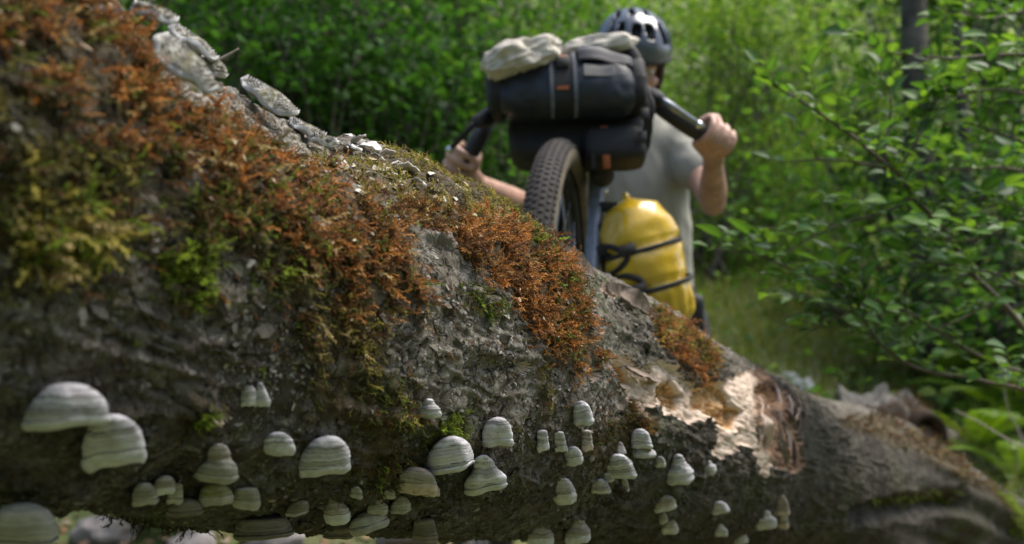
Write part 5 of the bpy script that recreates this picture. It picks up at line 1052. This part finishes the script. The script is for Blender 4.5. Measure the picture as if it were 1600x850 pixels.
# brighter young growth up the slope in the middle
GB = 'young yellow green beeches on the sunlit slope'
for k, (px, py, d, rx, rz, n) in enumerate([(830, -20, 9.5, 1.2, .9, 1500), (880, 60, 11, 1.5, 1.1, 1700), (1060, 40, 10.5, 1.4, 1.0, 1900), (1180, -10, 11, 1.5, 1.0, 1900), (1110, 140, 9.6, 1.2, .8, 1700), (1230, 120, 10.5, 1.5, .9, 1800), (1150, 230, 12.2, 1.6, .7, 1700), (1290, 30, 12.5, 1.7, 1.2, 1700), (1120, -80, 13, 2.2, 1.3, 1700), (950, -40, 13, 2.2, 1.2, 1700), (1300, 220, 11.5, 1.6, .9, 1500), (1420, 90, 12.5, 1.8, 1.2, 1500), (1060, 290, 14, 1.8, .6, 1500), (1240, 290, 14, 2.0, .6, 1600)]):
    bush(px, py, d, rx, rz, int(n * 2.9), .050, 'beech' if k % 4 else 'mid', LB[k], 140 + k, GB, full=True)
GR = 'dark green bushes behind the shrub on the right'
for k, (px, py, d, rx, rz, n, pal) in enumerate([(1420, 200, 7.2, .9, .7, 1300, 'mid'), (1540, 80, 7.5, 1.0, .9, 1500, 'hazel'), (1580, 260, 6.6, .9, .7, 1400, 'hazel'), (1500, 380, 6.4, .9, .5, 1300, 'mid'), (1610, 420, 5.8, .7, .5, 1200, 'hazel'), (1380, 360, 8, 1.0, .6, 1200, 'mid'), (1620, -20, 8, 1.3, 1.0, 1400, 'shade'), (1490, -30, 9, 1.4, .9, 1400, 'mid'), (1660, 560, 5.4, .6, .45, 900, 'mid')]):
    bush(px, py, d, rx, rz, n, .08, pal, LR[k], 180 + k, GR)
# trees whose trunks show
LT = ['tall tree high on the slope behind the long banded shelf fungus', 'tall tree deep behind the left thicket over the log ridge', 'tall tree behind the left beige cloth', 'tall tree behind the middle of the roll bag', 'tall tree behind the helmet', 'tall tree up the slope between helmet and raised hand', 'tall tree up the slope above the tip of the leafy shrub', 'tall tree just left of the thickest grey trunk', 'tall tree behind the upper right corner of the shrub', 'tall tree behind the topmost shelf fungi', 'tall far tree behind the left thicket above the pale chips', 'tall far tree right of the thickest grey trunk', 'farthest tall tree, behind the right beige cloth']
def tx_(px, d): c = P(px, 425, d); return c[0], c[1]
x, y = tx_(1450, 6.4); tree(x, y, 9, .105, (2.0, 2.2), 350, .10, 'mid', 'thickest grey trunk rising behind the leafy shrub on the right', 210, lean=-.006, low=.45, bark=BARKG)
x, y = tx_(1512, 6.2); tree(x, y, 7, .045, (1.4, 1.6), 300, .09, 'mid', 'slim trunk just right of the thickest grey trunk', 211, low=.5, bark=BARKG)
x, y = tx_(1330, 12.5); tree(x, y, 8, .08, (1.7, 1.8), 1500, .10, 'beech', 'thin leaning trunk left of the thickest grey trunk', 212, lean=-.10, low=.5)
x, y = tx_(395, 7.4); tree(x, y, 6, .035, (1.2, 1.6), 1200, .09, 'hazel', 'thin dark sapling stem standing in the left thicket', 213, lean=.03)
x, y = tx_(560, 8.2); tree(x, y, 7, .06, (1.5, 1.6), 1500, .09, 'shade', 'dark leaning trunk deep in the left thicket', 214, lean=.12)
x, y = tx_(1190, 14); tree(x, y, 9, .09, (2.0, 2.0), 1600, .10, 'beech', 'slender pale trunk far up the bright slope', 215, bark=BARKG)
for k, (px, d) in enumerate([(300, 13), (480, 15), (700, 14), (860, 17), (1010, 18), (1120, 20), (1260, 17), (1390, 19), (1560, 15), (180, 11), (620, 20), (1480, 22), (930, 23)]):
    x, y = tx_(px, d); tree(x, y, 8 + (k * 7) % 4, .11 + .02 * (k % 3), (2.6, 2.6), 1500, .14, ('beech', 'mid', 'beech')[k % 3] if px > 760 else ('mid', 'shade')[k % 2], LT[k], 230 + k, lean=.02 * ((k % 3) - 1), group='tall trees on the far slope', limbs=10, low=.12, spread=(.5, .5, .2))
# low growth that covers the slope, grass, litter: nobody could count it
r = np.random.default_rng(300); n = 42000; x = r.uniform(-14, 16, n); y = 5 + 19 * r.random(n) ** 1.3; k = (np.abs(x) < y * .62 + 1.5) & (fbm(np.stack([x, y, 0 * x], -1), .7, 3, 7) > -.30) & ~((x > 0) & (x < y * .42) & (y < 9.8) & (r.random(n) < .7)); x, y = x[k], y[k]; n = len(x)
z = hgt(x, y) + r.gamma(2., .09, n); pos = np.stack([x, y, z], 1); pc = np.array(PAL['mid'] + PAL['beech'][:2]); L = r.uniform(.04, .10, n) * (1 + y * .03)
V, F, C = leaves(pos, nrm(r.normal(size=(n, 3)) * [1, 1, .3]), nrm([0, 0, 1.] + r.normal(size=(n, 3)) * .4), L, L * .6, pc[r.integers(0, 6, n)] * r.lognormal(-.1, .25, n)[:, None]); tag(link('undergrowth', mesh_np('undergrowth', V, F, LEAFB, True, None, C)), 'low leafy undergrowth covering the forest slope', 'undergrowth', None, 'stuff')
n = 40000; x = r.uniform(.3, 5.5, n); y = r.uniform(3.4, 10.5, n); k = (fbm(np.stack([x, y, 0 * x], -1), .9, 3, 9) > -.45) & (x < y * .62 + .5); x, y = x[k], y[k]; n = len(x); g = np.stack([x, y, hgt(x, y) - .01], 1); a = r.uniform(0, 6.28, n); H = r.uniform(.05, .19, n); w_ = np.stack([np.cos(a), np.sin(a), 0 * a], 1) * .0055; bd = np.stack([-np.sin(a), np.cos(a), 0 * a], 1) * (H * r.uniform(.5, 1.5, n))[:, None]
V = np.stack([g - w_, g + w_, g + bd * .35 + np.stack([0 * H, 0 * H, H * .6], 1) + w_ * .7, g + bd * .35 + np.stack([0 * H, 0 * H, H * .6], 1) - w_ * .7, g + bd + np.stack([0 * H, 0 * H, H], 1)], 1).reshape(-1, 3)
o5 = np.arange(n)[:, None] * 5; cb = np.array([(.22, .29, .07), (.27, .32, .10), (.17, .23, .05), (.36, .34, .20)]); tag(link('grass', mesh_np('grass', V, [o5 + [0, 1, 2, 3], o5 + [3, 2, 4]], GRASSM, True, None, np.repeat(cb[r.integers(0, 4, n)] * r.uniform(.7, 1.15, n)[:, None], 5, 0))), 'thin green grass in the clearing right of the cyclist', 'grass', None, 'stuff')
n = 9000; x = r.uniform(-3.5, 3.5, n); y = r.uniform(1.2, 7, n); pos = np.stack([x, y, hgt(x, y) + .008 + .012 * r.random(n)], 1); cb = np.array([(.20, .125, .07), (.28, .19, .12), (.13, .08, .045), (.34, .26, .19)]); L = r.uniform(.03, .075, n)
V, F, C = leaves(pos, nrm(r.normal(size=(n, 3)) * [1, 1, .15]), nrm([0, 0, 1.] + r.normal(size=(n, 3)) * .28), L, L * .6, cb[r.integers(0, 4, n)] * r.uniform(.7, 1.2, n)[:, None], .3); tag(link('leaf_litter', mesh_np('leaf_litter', V, F, LITTER, True, None, C)), 'brown fallen leaves littering the ground below the log', 'leaf litter', None, 'stuff')
# green plants seen under the log
def herb(px, py, n, size, label, seed, h=.16, rad=.14, group=None, dep=None):
    rr = np.random.default_rng(seed); d_ = ray(px, py)
    if dep is None:
        dep = .8
        while dep < 12 and CAM[2] + dep * d_[2] > hgt(*(CAM + dep * d_)[:2]): dep += .02
    c = gp(*(CAM + dep * d_)[:2]); o = empty('herb', c, label, 'plant', group); mb = MB(); cl = []
    for k in range(7):
        a = rr.uniform(0, 6.28); e = c + [math.cos(a) * rad * rr.uniform(.3, 1), math.sin(a) * rad * rr.uniform(.3, 1), h * rr.uniform(.5, 1.1)]; q = catmull([c, c * .5 + e * .5 + [0, 0, h * .25], e], 4); mb.tube(q, np.linspace(.003, .0015, len(q)), 5); cl.append(e); cl.append(q[6])
    mb.build('stem', simple('green_stem', (.08, .13, .03), .6) if 'green_stem' not in bpy.data.materials else bpy.data.materials['green_stem'], o)
    V, F, C = leafcloud(cl, n, seed, size, 'mid', (rad * .3, rad * .3, h * .18)); C *= 1.35; tag(link('foliage', mesh_np('foliage', V - c, F, LEAFN, True, None, C), o), kind='stuff'); return o
for k, (px, py, n, lab) in enumerate([(205, 828, 260, 'small bright green plant seen under the log, leftmost of three'), (262, 836, 260, 'small bright green plant seen under the log, middle of three'), (330, 832, 260, 'small bright green plant seen under the log, right of three')]): herb(px, py, n, .045, lab, 400 + k, .20, .22)
for k, (px, py, n, lab) in enumerate([(1190, 598, 90, 'low pale green plant by the white stone'), (1285, 610, 90, 'bright green leafy sprig right of the white stone behind the log')]): herb(px, py, n, .05, lab, 410 + k, .22, .15, dep=5.4 - .8 * k)
# stones
STONE = simple('pinkish_grey_stone', (.25, .225, .21), .85, var=.4, vscale=14, bscale=60, bstr=.7, bdist=.006)
WSTONE = simple('white_stone', (.62, .62, .64), .75, var=.25, vscale=12, bscale=60, bstr=.5, bdist=.005)
def stone(px, py, rad, label, seed, mat=STONE, dep=None, flat=.55):
    d_ = ray(px, py)
    if dep is None:
        dep = .8
        while dep < 12 and CAM[2] + dep * d_[2] > hgt(*(CAM + dep * d_)[:2]): dep += .02
    c = CAM + dep * d_; c = gp(c[0], c[1]) + [0, 0, rad * flat * .4]; mb = MB().ell(c, (rad, rad * .8, rad * flat), None, 36, 24); V = mb.v[0]; dv = nrm(V - c); mb.v[0] = V + dv * (rad * (.30 * fbm(V + seed, 1.3 / rad, 3, seed) + .10 * fbm(V, 6 / rad, 3, seed)))[:, None]
    return tag(mb.build('stone', mat, None, c), label, 'stone')
stone(165, 846, .13, 'large pinkish grey stone on the ground below the left end of the log', 1); stone(300, 858, .10, 'stone cut by the bottom of the frame under the plants', 2); stone(430, 850, .13, 'flat stone in the gap under the middle of the log', 3); stone(640, 846, .14, 'grey stone seen in the low gap under the wide dome fungus', 4); stone(745, 846, .12, 'small grey stone at the right end of the gap under the log', 5)
stone(1231, 580, .075, 'white stone half hidden in the grass behind the log', 6, WSTONE, 6.2, .9); stone(1253, 600, .08, 'lower white stone touching the other white one', 7, WSTONE, 6.0, .9)
# ================================================================== THE LEAFY SHRUB ON THE RIGHT, STUMP, FERNS
SB = simple('shrub_bark', (.10, .075, .055), .8, var=.4, vscale=60)
shrub_base = gp(P(1640, 700, 2.9)[0], 2.9); shrub = empty('shrub', shrub_base, 'leafy green shrub reaching in from the right with fresh ovate leaves', 'shrub')
MAIN = [([(1640, 560, 2.3), (1560, 470, 2.15), (1510, 420, 2.1), (1470, 350, 2.05), (1425, 310, 2.0), (1400, 270, 1.97), (1320, 205, 1.92), (1250, 155, 1.9), (1208, 132, 1.9)], .0075), ([(1400, 270, 1.97), (1382, 240, 1.98), (1388, 195, 2.0), (1391, 148, 2.0), (1370, 110, 2.02)], .0035),
        ([(1400, 270, 1.97), (1435, 215, 1.97), (1456, 170, 2.0), (1462, 130, 2.0)], .0035), ([(1385, 262, 1.97), (1310, 248, 1.94), (1240, 250, 1.92), (1205, 246, 1.92)], .003), ([(1680, 90, 2.2), (1600, 84, 2.15), (1500, 91, 2.1), (1440, 86, 2.08), (1385, 80, 2.05), (1340, 62, 2.05)], .005),
        ([(1680, 250, 2.2), (1600, 222, 2.15), (1555, 205, 2.1), (1505, 190, 2.1), (1460, 200, 2.1)], .005), ([(1680, 268, 2.4), (1600, 266, 2.35), (1530, 262, 2.3), (1465, 270, 2.3), (1420, 268, 2.3)], .005),
        ([(1680, 640, 2.1), (1600, 609, 2.05), (1520, 592, 2.0), (1430, 575, 1.98), (1372, 532, 1.96), (1345, 480, 1.95), (1318, 452, 1.95), (1250, 425, 1.93), (1180, 400, 1.92), (1105, 388, 1.92)], .005), ([(1680, 600, 2.2), (1600, 585, 2.15), (1515, 548, 2.1), (1440, 500, 2.05), (1350, 463, 2.0), (1300, 470, 2.0), (1240, 462, 2.0)], .0055),
        ([(1425, 310, 2.0), (1390, 330, 1.98), (1330, 345, 1.95), (1270, 370, 1.94), (1225, 395, 1.93)], .0035), ([(1470, 350, 2.05), (1500, 330, 2.0), (1560, 320, 2.0), (1600, 300, 2.0)], .003), ([(1510, 420, 2.1), (1440, 410, 2.05), (1380, 415, 2.0), (1330, 420, 2.0)], .004),
        ([(1680, 470, 2.0), (1600, 450, 1.95), (1540, 420, 1.9), (1480, 440, 1.9)], .004), ([(1680, 30, 2.3), (1600, 20, 2.25), (1540, 30, 2.2), (1490, 10, 2.2)], .004), ([(1680, 360, 2.0), (1610, 340, 1.95), (1560, 360, 1.9), (1500, 380, 1.9), (1450, 372, 1.92)], .004), ([(1560, 470, 2.15), (1500, 500, 2.1), (1440, 520, 2.1), (1400, 540, 2.1)], .004),
        ([(1345, 480, 1.95), (1300, 500, 1.95), (1260, 520, 1.96)], .003), ([(1680, 160, 2.1), (1610, 150, 2.05), (1550, 140, 2.0), (1490, 150, 2.0), (1450, 140, 2.0)], .004)]
r = np.random.default_rng(500); LP, LD, LN, LS = [], [], [], []
tw = MB()
for k, (pts, rad) in enumerate(MAIN):
    q = catmull([P(*p) for p in pts], 7); q = q + fbm(q, 9, 2, k)[:, None] * .006; MB().tube(q, np.linspace(rad, max(.0011, rad * .25), len(q)), 8).build('branch', SB, shrub); T = nrm(np.gradient(q, axis=0)); seg = np.linalg.norm(np.diff(q, axis=0), axis=1).sum(); nl = int(seg / .026)
    for i in range(nl):
        u = (i + .5) / nl
        if rad > .0055 and u < .45 and r.random() < .5: continue
        fi = u * (len(q) - 1); p = q[int(fi)]; t_ = T[int(fi)]; sd_ = nrm(np.cross(t_, [0, 0, 1.]) + .001) * (1 if i % 2 else -1)
        if r.random() < .66:          # side twig with its own leaves
            L = r.uniform(.05, .13); e = p + nrm(t_ * .7 + sd_ * r.uniform(.3, .9) + np.array([0, 0, r.uniform(-.1, .75)])) * L; mid = p * .5 + e * .5 + [0, 0, .008]; tq = catmull([p, mid, e], 4); tw.tube(tq, np.linspace(.0013, .0007, len(tq)), 5); nn_ = int(L / .017)
            for j in range(nn_ + 1):
                v = (j + .6) / (nn_ + .6); b = p * (1 - v) + e * v if v < 1 else e; td = nrm(e - p); s2 = nrm(np.cross(td, [0, 0, 1.]) + .001) * (1 if j % 2 else -1); LP.append(b); LD.append(td * (.55 if v < .95 else 1.4) + s2 * .8 + np.array([0, 0, r.uniform(-.1, .45)]) + r.normal(size=3) * .15); LS.append(.036 * r.uniform(.45, 1.3) * (.75 + .4 * v))
        else:
            LP.append(p); LD.append(t_ * .5 + sd_ * .9 + np.array([0, 0, r.uniform(0, .5)]) + r.normal(size=3) * .2); LS.append(.036 * r.uniform(.6, 1.15))
    LP.append(q[-1]); LD.append(T[-1] + [0, 0, .2]); LS.append(.034)
tag(tw.build('twigs', SB, shrub), kind='stuff')
LP, LD, LS = np.array(LP), nrm(np.array(LD)), np.array(LS); LN_ = nrm(np.array([0, -.25, 1.]) + r.normal(size=LP.shape) * .35); NL = len(LP); print('SHRUB leaves', NL)
# one curved ovate leaf, five tints
def ovate(col, k):
    rr = np.random.default_rng(k); u = np.linspace(0, 1, 8); wd = .30 * np.sin(np.pi * u ** .82) ** .9; v = np.array([-1, -.5, 0, .5, 1.]); G = np.zeros((8, 5, 3)); G[..., 0] = u[:, None]; G[..., 1] = wd[:, None] * v[None]; G[..., 2] = .10 * np.abs(v)[None] * np.sin(np.pi * u)[:, None] - .16 * u[:, None] ** 2 * (1 + .5 * rr.normal()) + .018 * np.sin(u * 22)[:, None] * np.abs(v)[None]
    mb = MB().grid(G); mb.tube([(-.12, 0, .0), (0, 0, 0)], [.012, .010], 4); V = np.concatenate(mb.v); return V, [np.concatenate(mb.f4), np.concatenate(mb.f3)], col
TINT = [(.055, .13, .028), (.075, .165, .030), (.04, .10, .024), (.11, .21, .036), (.065, .145, .03)]
vtone = lambda m: np.concatenate([np.tile([.95, 1.0, 1.45, 1.0, .95], 8), np.full(m - 40, .8)])[:, None]
PROT = [ovate(c, k) for k, c in enumerate(TINT)]; LM = [mesh_np('leaf', V, F, LEAFN, True, None, np.array(c)[None] * vtone(len(V))) for V, F, c in PROT]
X = LD; Z = nrm(LN_ - X * (LN_ * X).sum(1, keepdims=True)); Y = np.cross(Z, X); dist = (LP - CAM) @ FW; pxx = 800 + FX * (LP - CAM) @ RT / dist; pyy = 425 - FX * (LP - CAM) @ UP / dist; big = LS / dist * ((pxx < 1600) & (pyy > 0) & (pyy < 850)); order = np.argsort(-big); which = r.integers(0, 5, NL); which = np.where((LS < .03) & (r.random(NL) < .6), 3, which)
for i in order[:300]:
    o = bpy.data.objects.new('leaf', LM[which[i]]); COL.objects.link(o); o.parent = shrub; M = Matrix.Identity(4); s = LS[i] * 1.15
    for c_, ax in enumerate((X[i], Y[i], Z[i])):
        for k in range(3): M[k][c_] = float(ax[k] * s)
    for k in range(3): M[k][3] = float(LP[i][k] - shrub_base[k])
    o.matrix_local = M
VV, F3, F4, CC, off = [], [], [], [], 0
for i in order[300:]:
    V, F, c = PROT[which[i]]; VV.append(LP[i] + (V * LS[i] * 1.15) @ np.stack([X[i], Y[i], Z[i]])); F4.append(F[0] + off); F3.append(F[1] + off); CC.append(np.array(c)[None] * r.uniform(.8, 1.2) * vtone(len(V))); off += len(V)
if off: tag(link('leaf_sprays', mesh_np('leaf_sprays', np.concatenate(VV) - shrub_base, [np.concatenate(F3), np.concatenate(F4)], LEAFN, True, None, np.concatenate(CC)), shrub), kind='stuff')
# the stump behind the root end
sp = gp(P(1400, 640, 5.0)[0], P(1400, 640, 5.0)[1]); st = empty('stump', sp, 'gnarled grey stump with orange moss and dark hollow behind the root end', 'stump')
a = np.linspace(0, 2 * np.pi, 65); zz = np.linspace(-.2, 1, 34); hS = .30; rs = np.interp(zz, [-.2, 0, .25, .6, 1], [.42, .38, .30, .22, .16])[:, None] * (1 + .13 * np.cos(5 * a + 1)[None] + .07 * np.cos(9 * a + 2 + 2 * zz[:, None]))
G = sp + np.stack([rs * np.cos(a)[None] - .12 * zz[:, None], rs * np.sin(a)[None], zz[:, None] * hS + 0 * a[None]], -1); nn_ = np.stack([np.cos(a)[None] + 0 * rs, np.sin(a)[None] + 0 * rs, 0 * rs], -1); G = G + nn_ * (.05 * fbm(G, 5, 4, 6) + .02 * (ridged(G * [1, 1, .3], 14, 3, 7) - .6))[..., None]
G[-3:, :, 2] += .10 * fbm(G[-3:], 12, 2, 3); STB = simple('grey_stump_wood', (.15, .14, .122), .85, var=.65, vscale=12, bscale=60, bstr=.8, bdist=.006); MB().grid(G).grid(np.stack([G[-1], G[-1].mean(0) + 0 * G[-1] - [0, 0, .08]])).build('trunk', STB, st)
for k, (dx, dy, ln) in enumerate([(-.4, -.3, .10), (.35, .5, .1)]):
    q = catmull([sp + [dx * .3, dy * .3, .22], sp + [dx * .7, dy * .7, .12], sp + [dx * 1.2, dy * 1.2, .0], sp + [dx * 1.6, dy * 1.6, -.10]], 8); q = q + fbm(q, 6, 3, k)[:, None] * .05; MB().tube(q, np.linspace(.075, .03, len(q)), 14).build('root', STB, st)
HOL = simple('hollow_wood', (.05, .028, .016), .9, var=.5); hc_ = P(1450, 682, 4.72); e_ = np.linspace(0, 2 * np.pi, 25); ringo = [(hc_ + RT * .075 * s_ * np.cos(e_)[:, None] + UP * .095 * s_ * np.sin(e_)[:, None] + FW * dz) for s_, dz in ((1.35, .10), (1.15, -.02), (.85, .0), (.7, .10), (.3, .16))]; MB().grid(np.stack(ringo)).build('hollow', HOL, st)
nS = 1500; rr = np.random.default_rng(8); i_ = rr.integers(8, 33, nS); j_ = rr.choice(np.where(np.cos(a[:-1] - 5.4) > .2)[0], nS); p_ = G[i_, j_] + rr.normal(size=(nS, 3)) * .02; n_ = nn_[i_, j_]; Xs = nrm(rr.normal(size=(nS, 3)) + [0, 0, -.4] + n_ * .7); Ys = nrm(np.cross(n_, Xs)); Zs = np.cross(Xs, Ys); V0, F0, T0 = SHORT[0]; W = np.einsum('vk,nkj->nvj', V0, np.stack([Xs, Ys, Zs], 1)) * .045 + p_[:, None]
cb = np.array([(.22, .085, .022), (.15, .06, .02), (.12, .09, .025)])[rr.integers(0, 3, nS)]; tag(link('stump_moss', mesh_np('stump_moss', W.reshape(-1, 3) - sp, (F0[None] + (np.arange(nS) * len(V0))[:, None, None]).reshape(-1, 3), MOSSM, True, None, np.repeat(cb, len(V0), 0)), st), kind='stuff')
# dark dead branch lying on the grass
def ground_at(px, py):
    d_ = ray(px, py); k = 1.
    while k < 14 and CAM[2] + k * d_[2] > hgt(*(CAM + k * d_)[:2]): k += .02
    return gp(*(CAM + k * d_)[:2])
q = catmull([ground_at(*p) + [0, 0, .045] for p in ((1238, 470), (1270, 486), (1300, 502), (1330, 515))], 8); q = q + fbm(q, 4, 3, 3)[:, None] * .03; tag(MB().tube(q, np.linspace(.06, .10, len(q)), 14).build('dead_branch', simple('dark_dead_wood', (.035, .027, .021), .9, var=.5, vscale=20, bscale=60, bstr=.8), None, q[-1]), 'dark dead branch lying on the grass behind the lower shrub sprays', 'branch')
# ferns
FERNM = leafmat('fern_frond', .45, .5)
def fern(px, py, dep, L, label, seed, nf=9):
    r = np.random.default_rng(seed); c = gp(*P(px, py, dep)[:2]); o = empty('fern', c, label, 'fern', 'ferns behind the root end of the log')
    for k in range(nf):
        a = 6.28 * k / nf + r.uniform(-.3, .3); d = np.array([math.cos(a), math.sin(a), 0]); u = np.linspace(0, 1, 26); q = c + d * (L * .85 * u)[:, None] + np.array([0, 0, 1.]) * (L * (1.1 * u - .75 * u ** 2))[:, None] * r.uniform(.8, 1.15); T = nrm(np.gradient(q, axis=0)); s = nrm(np.cross(T, [0, 0, 1.])); w = L * .17 * np.sin(np.pi * (u * .92 + .08)) ** .8
        pos = np.concatenate([q[2:], q[2:]]); dr = np.concatenate([s[2:] + T[2:] * .45, -s[2:] + T[2:] * .45]) - np.array([0, 0, .2]); ln = np.concatenate([w[2:], w[2:]]); nor = nrm(np.cross(T[2:], s[2:])); nor = np.concatenate([nor, nor]); nor *= np.sign(nor[:, 2:3] + 1e-9); col = np.array([(.13, .23, .02)]) * r.uniform(.75, 1.2, (len(pos), 1)); V, F, C = leaves(pos, dr, nor, ln, L * .035, col, .1)
        link('frond', mesh_np('frond', V - c, F, FERNM, True, None, C), o)
for k, (px, py, d, L, lab) in enumerate([(1520, 690, 5.0, .55, 'bright green fern above the root end, nearest the stump hollow'), (1590, 640, 5.4, .7, 'bright green fern at the right edge of the frame, upper one'), (1590, 740, 4.7, .5, 'bright green fern at the right edge just above the log end'), (1480, 590, 6.2, .8, 'bright green fern behind the stump')]): fern(px, py, d, L, lab, 600 + k)
stone(1610, 800, .12, 'grey rock at the right edge behind the log end', 9, STONE, 5.0)
# bare twigs in the right hand shade
for k, (pts, lab) in enumerate([([(1490, 640), (1530, 660), (1580, 690), (1620, 705)], 'thin bare twig arching before the bright ferns'), ([(1560, 560), (1575, 640), (1590, 670), (1600, 700)], 'pale hooked bare twig at the right edge before the ferns')]):
    q = catmull([P(x, y, 3.3 + .1 * k) for x, y in pts], 6); tag(MB().tube(q, np.linspace(.002, .004, len(q)), 6).build('twig', TWIG, None, q[-1]), lab, 'twig')
# unseen wood round and behind the camera, added to block low sky light
rr = np.random.default_rng(700); n = 16000; a = rr.uniform(R_(100), R_(300), n); d = rr.uniform(9, 13, n); x, y = np.sin(a) * d, np.cos(a) * d + 1.; pos = np.stack([x, y, hgt(x, y) + 5.2 * rr.random(n) ** .8], 1); pc = np.array(PAL['shade'] + PAL['hazel']); L = rr.uniform(.18, .36, n)
V, F, C = leaves(pos, nrm(rr.normal(size=(n, 3)) * [1, 1, .4]), nrm([0, 0, 1.] + rr.normal(size=(n, 3)) * .6), L, L * .62, pc[rr.integers(0, 8, n)]); tag(link('sky_block_woodland', mesh_np('sky_block_woodland', V, F, LEAFB, True, None, C)), 'unseen leaf mass behind the camera, added to block low sky light', 'sky_block_woodland', None, 'stuff')
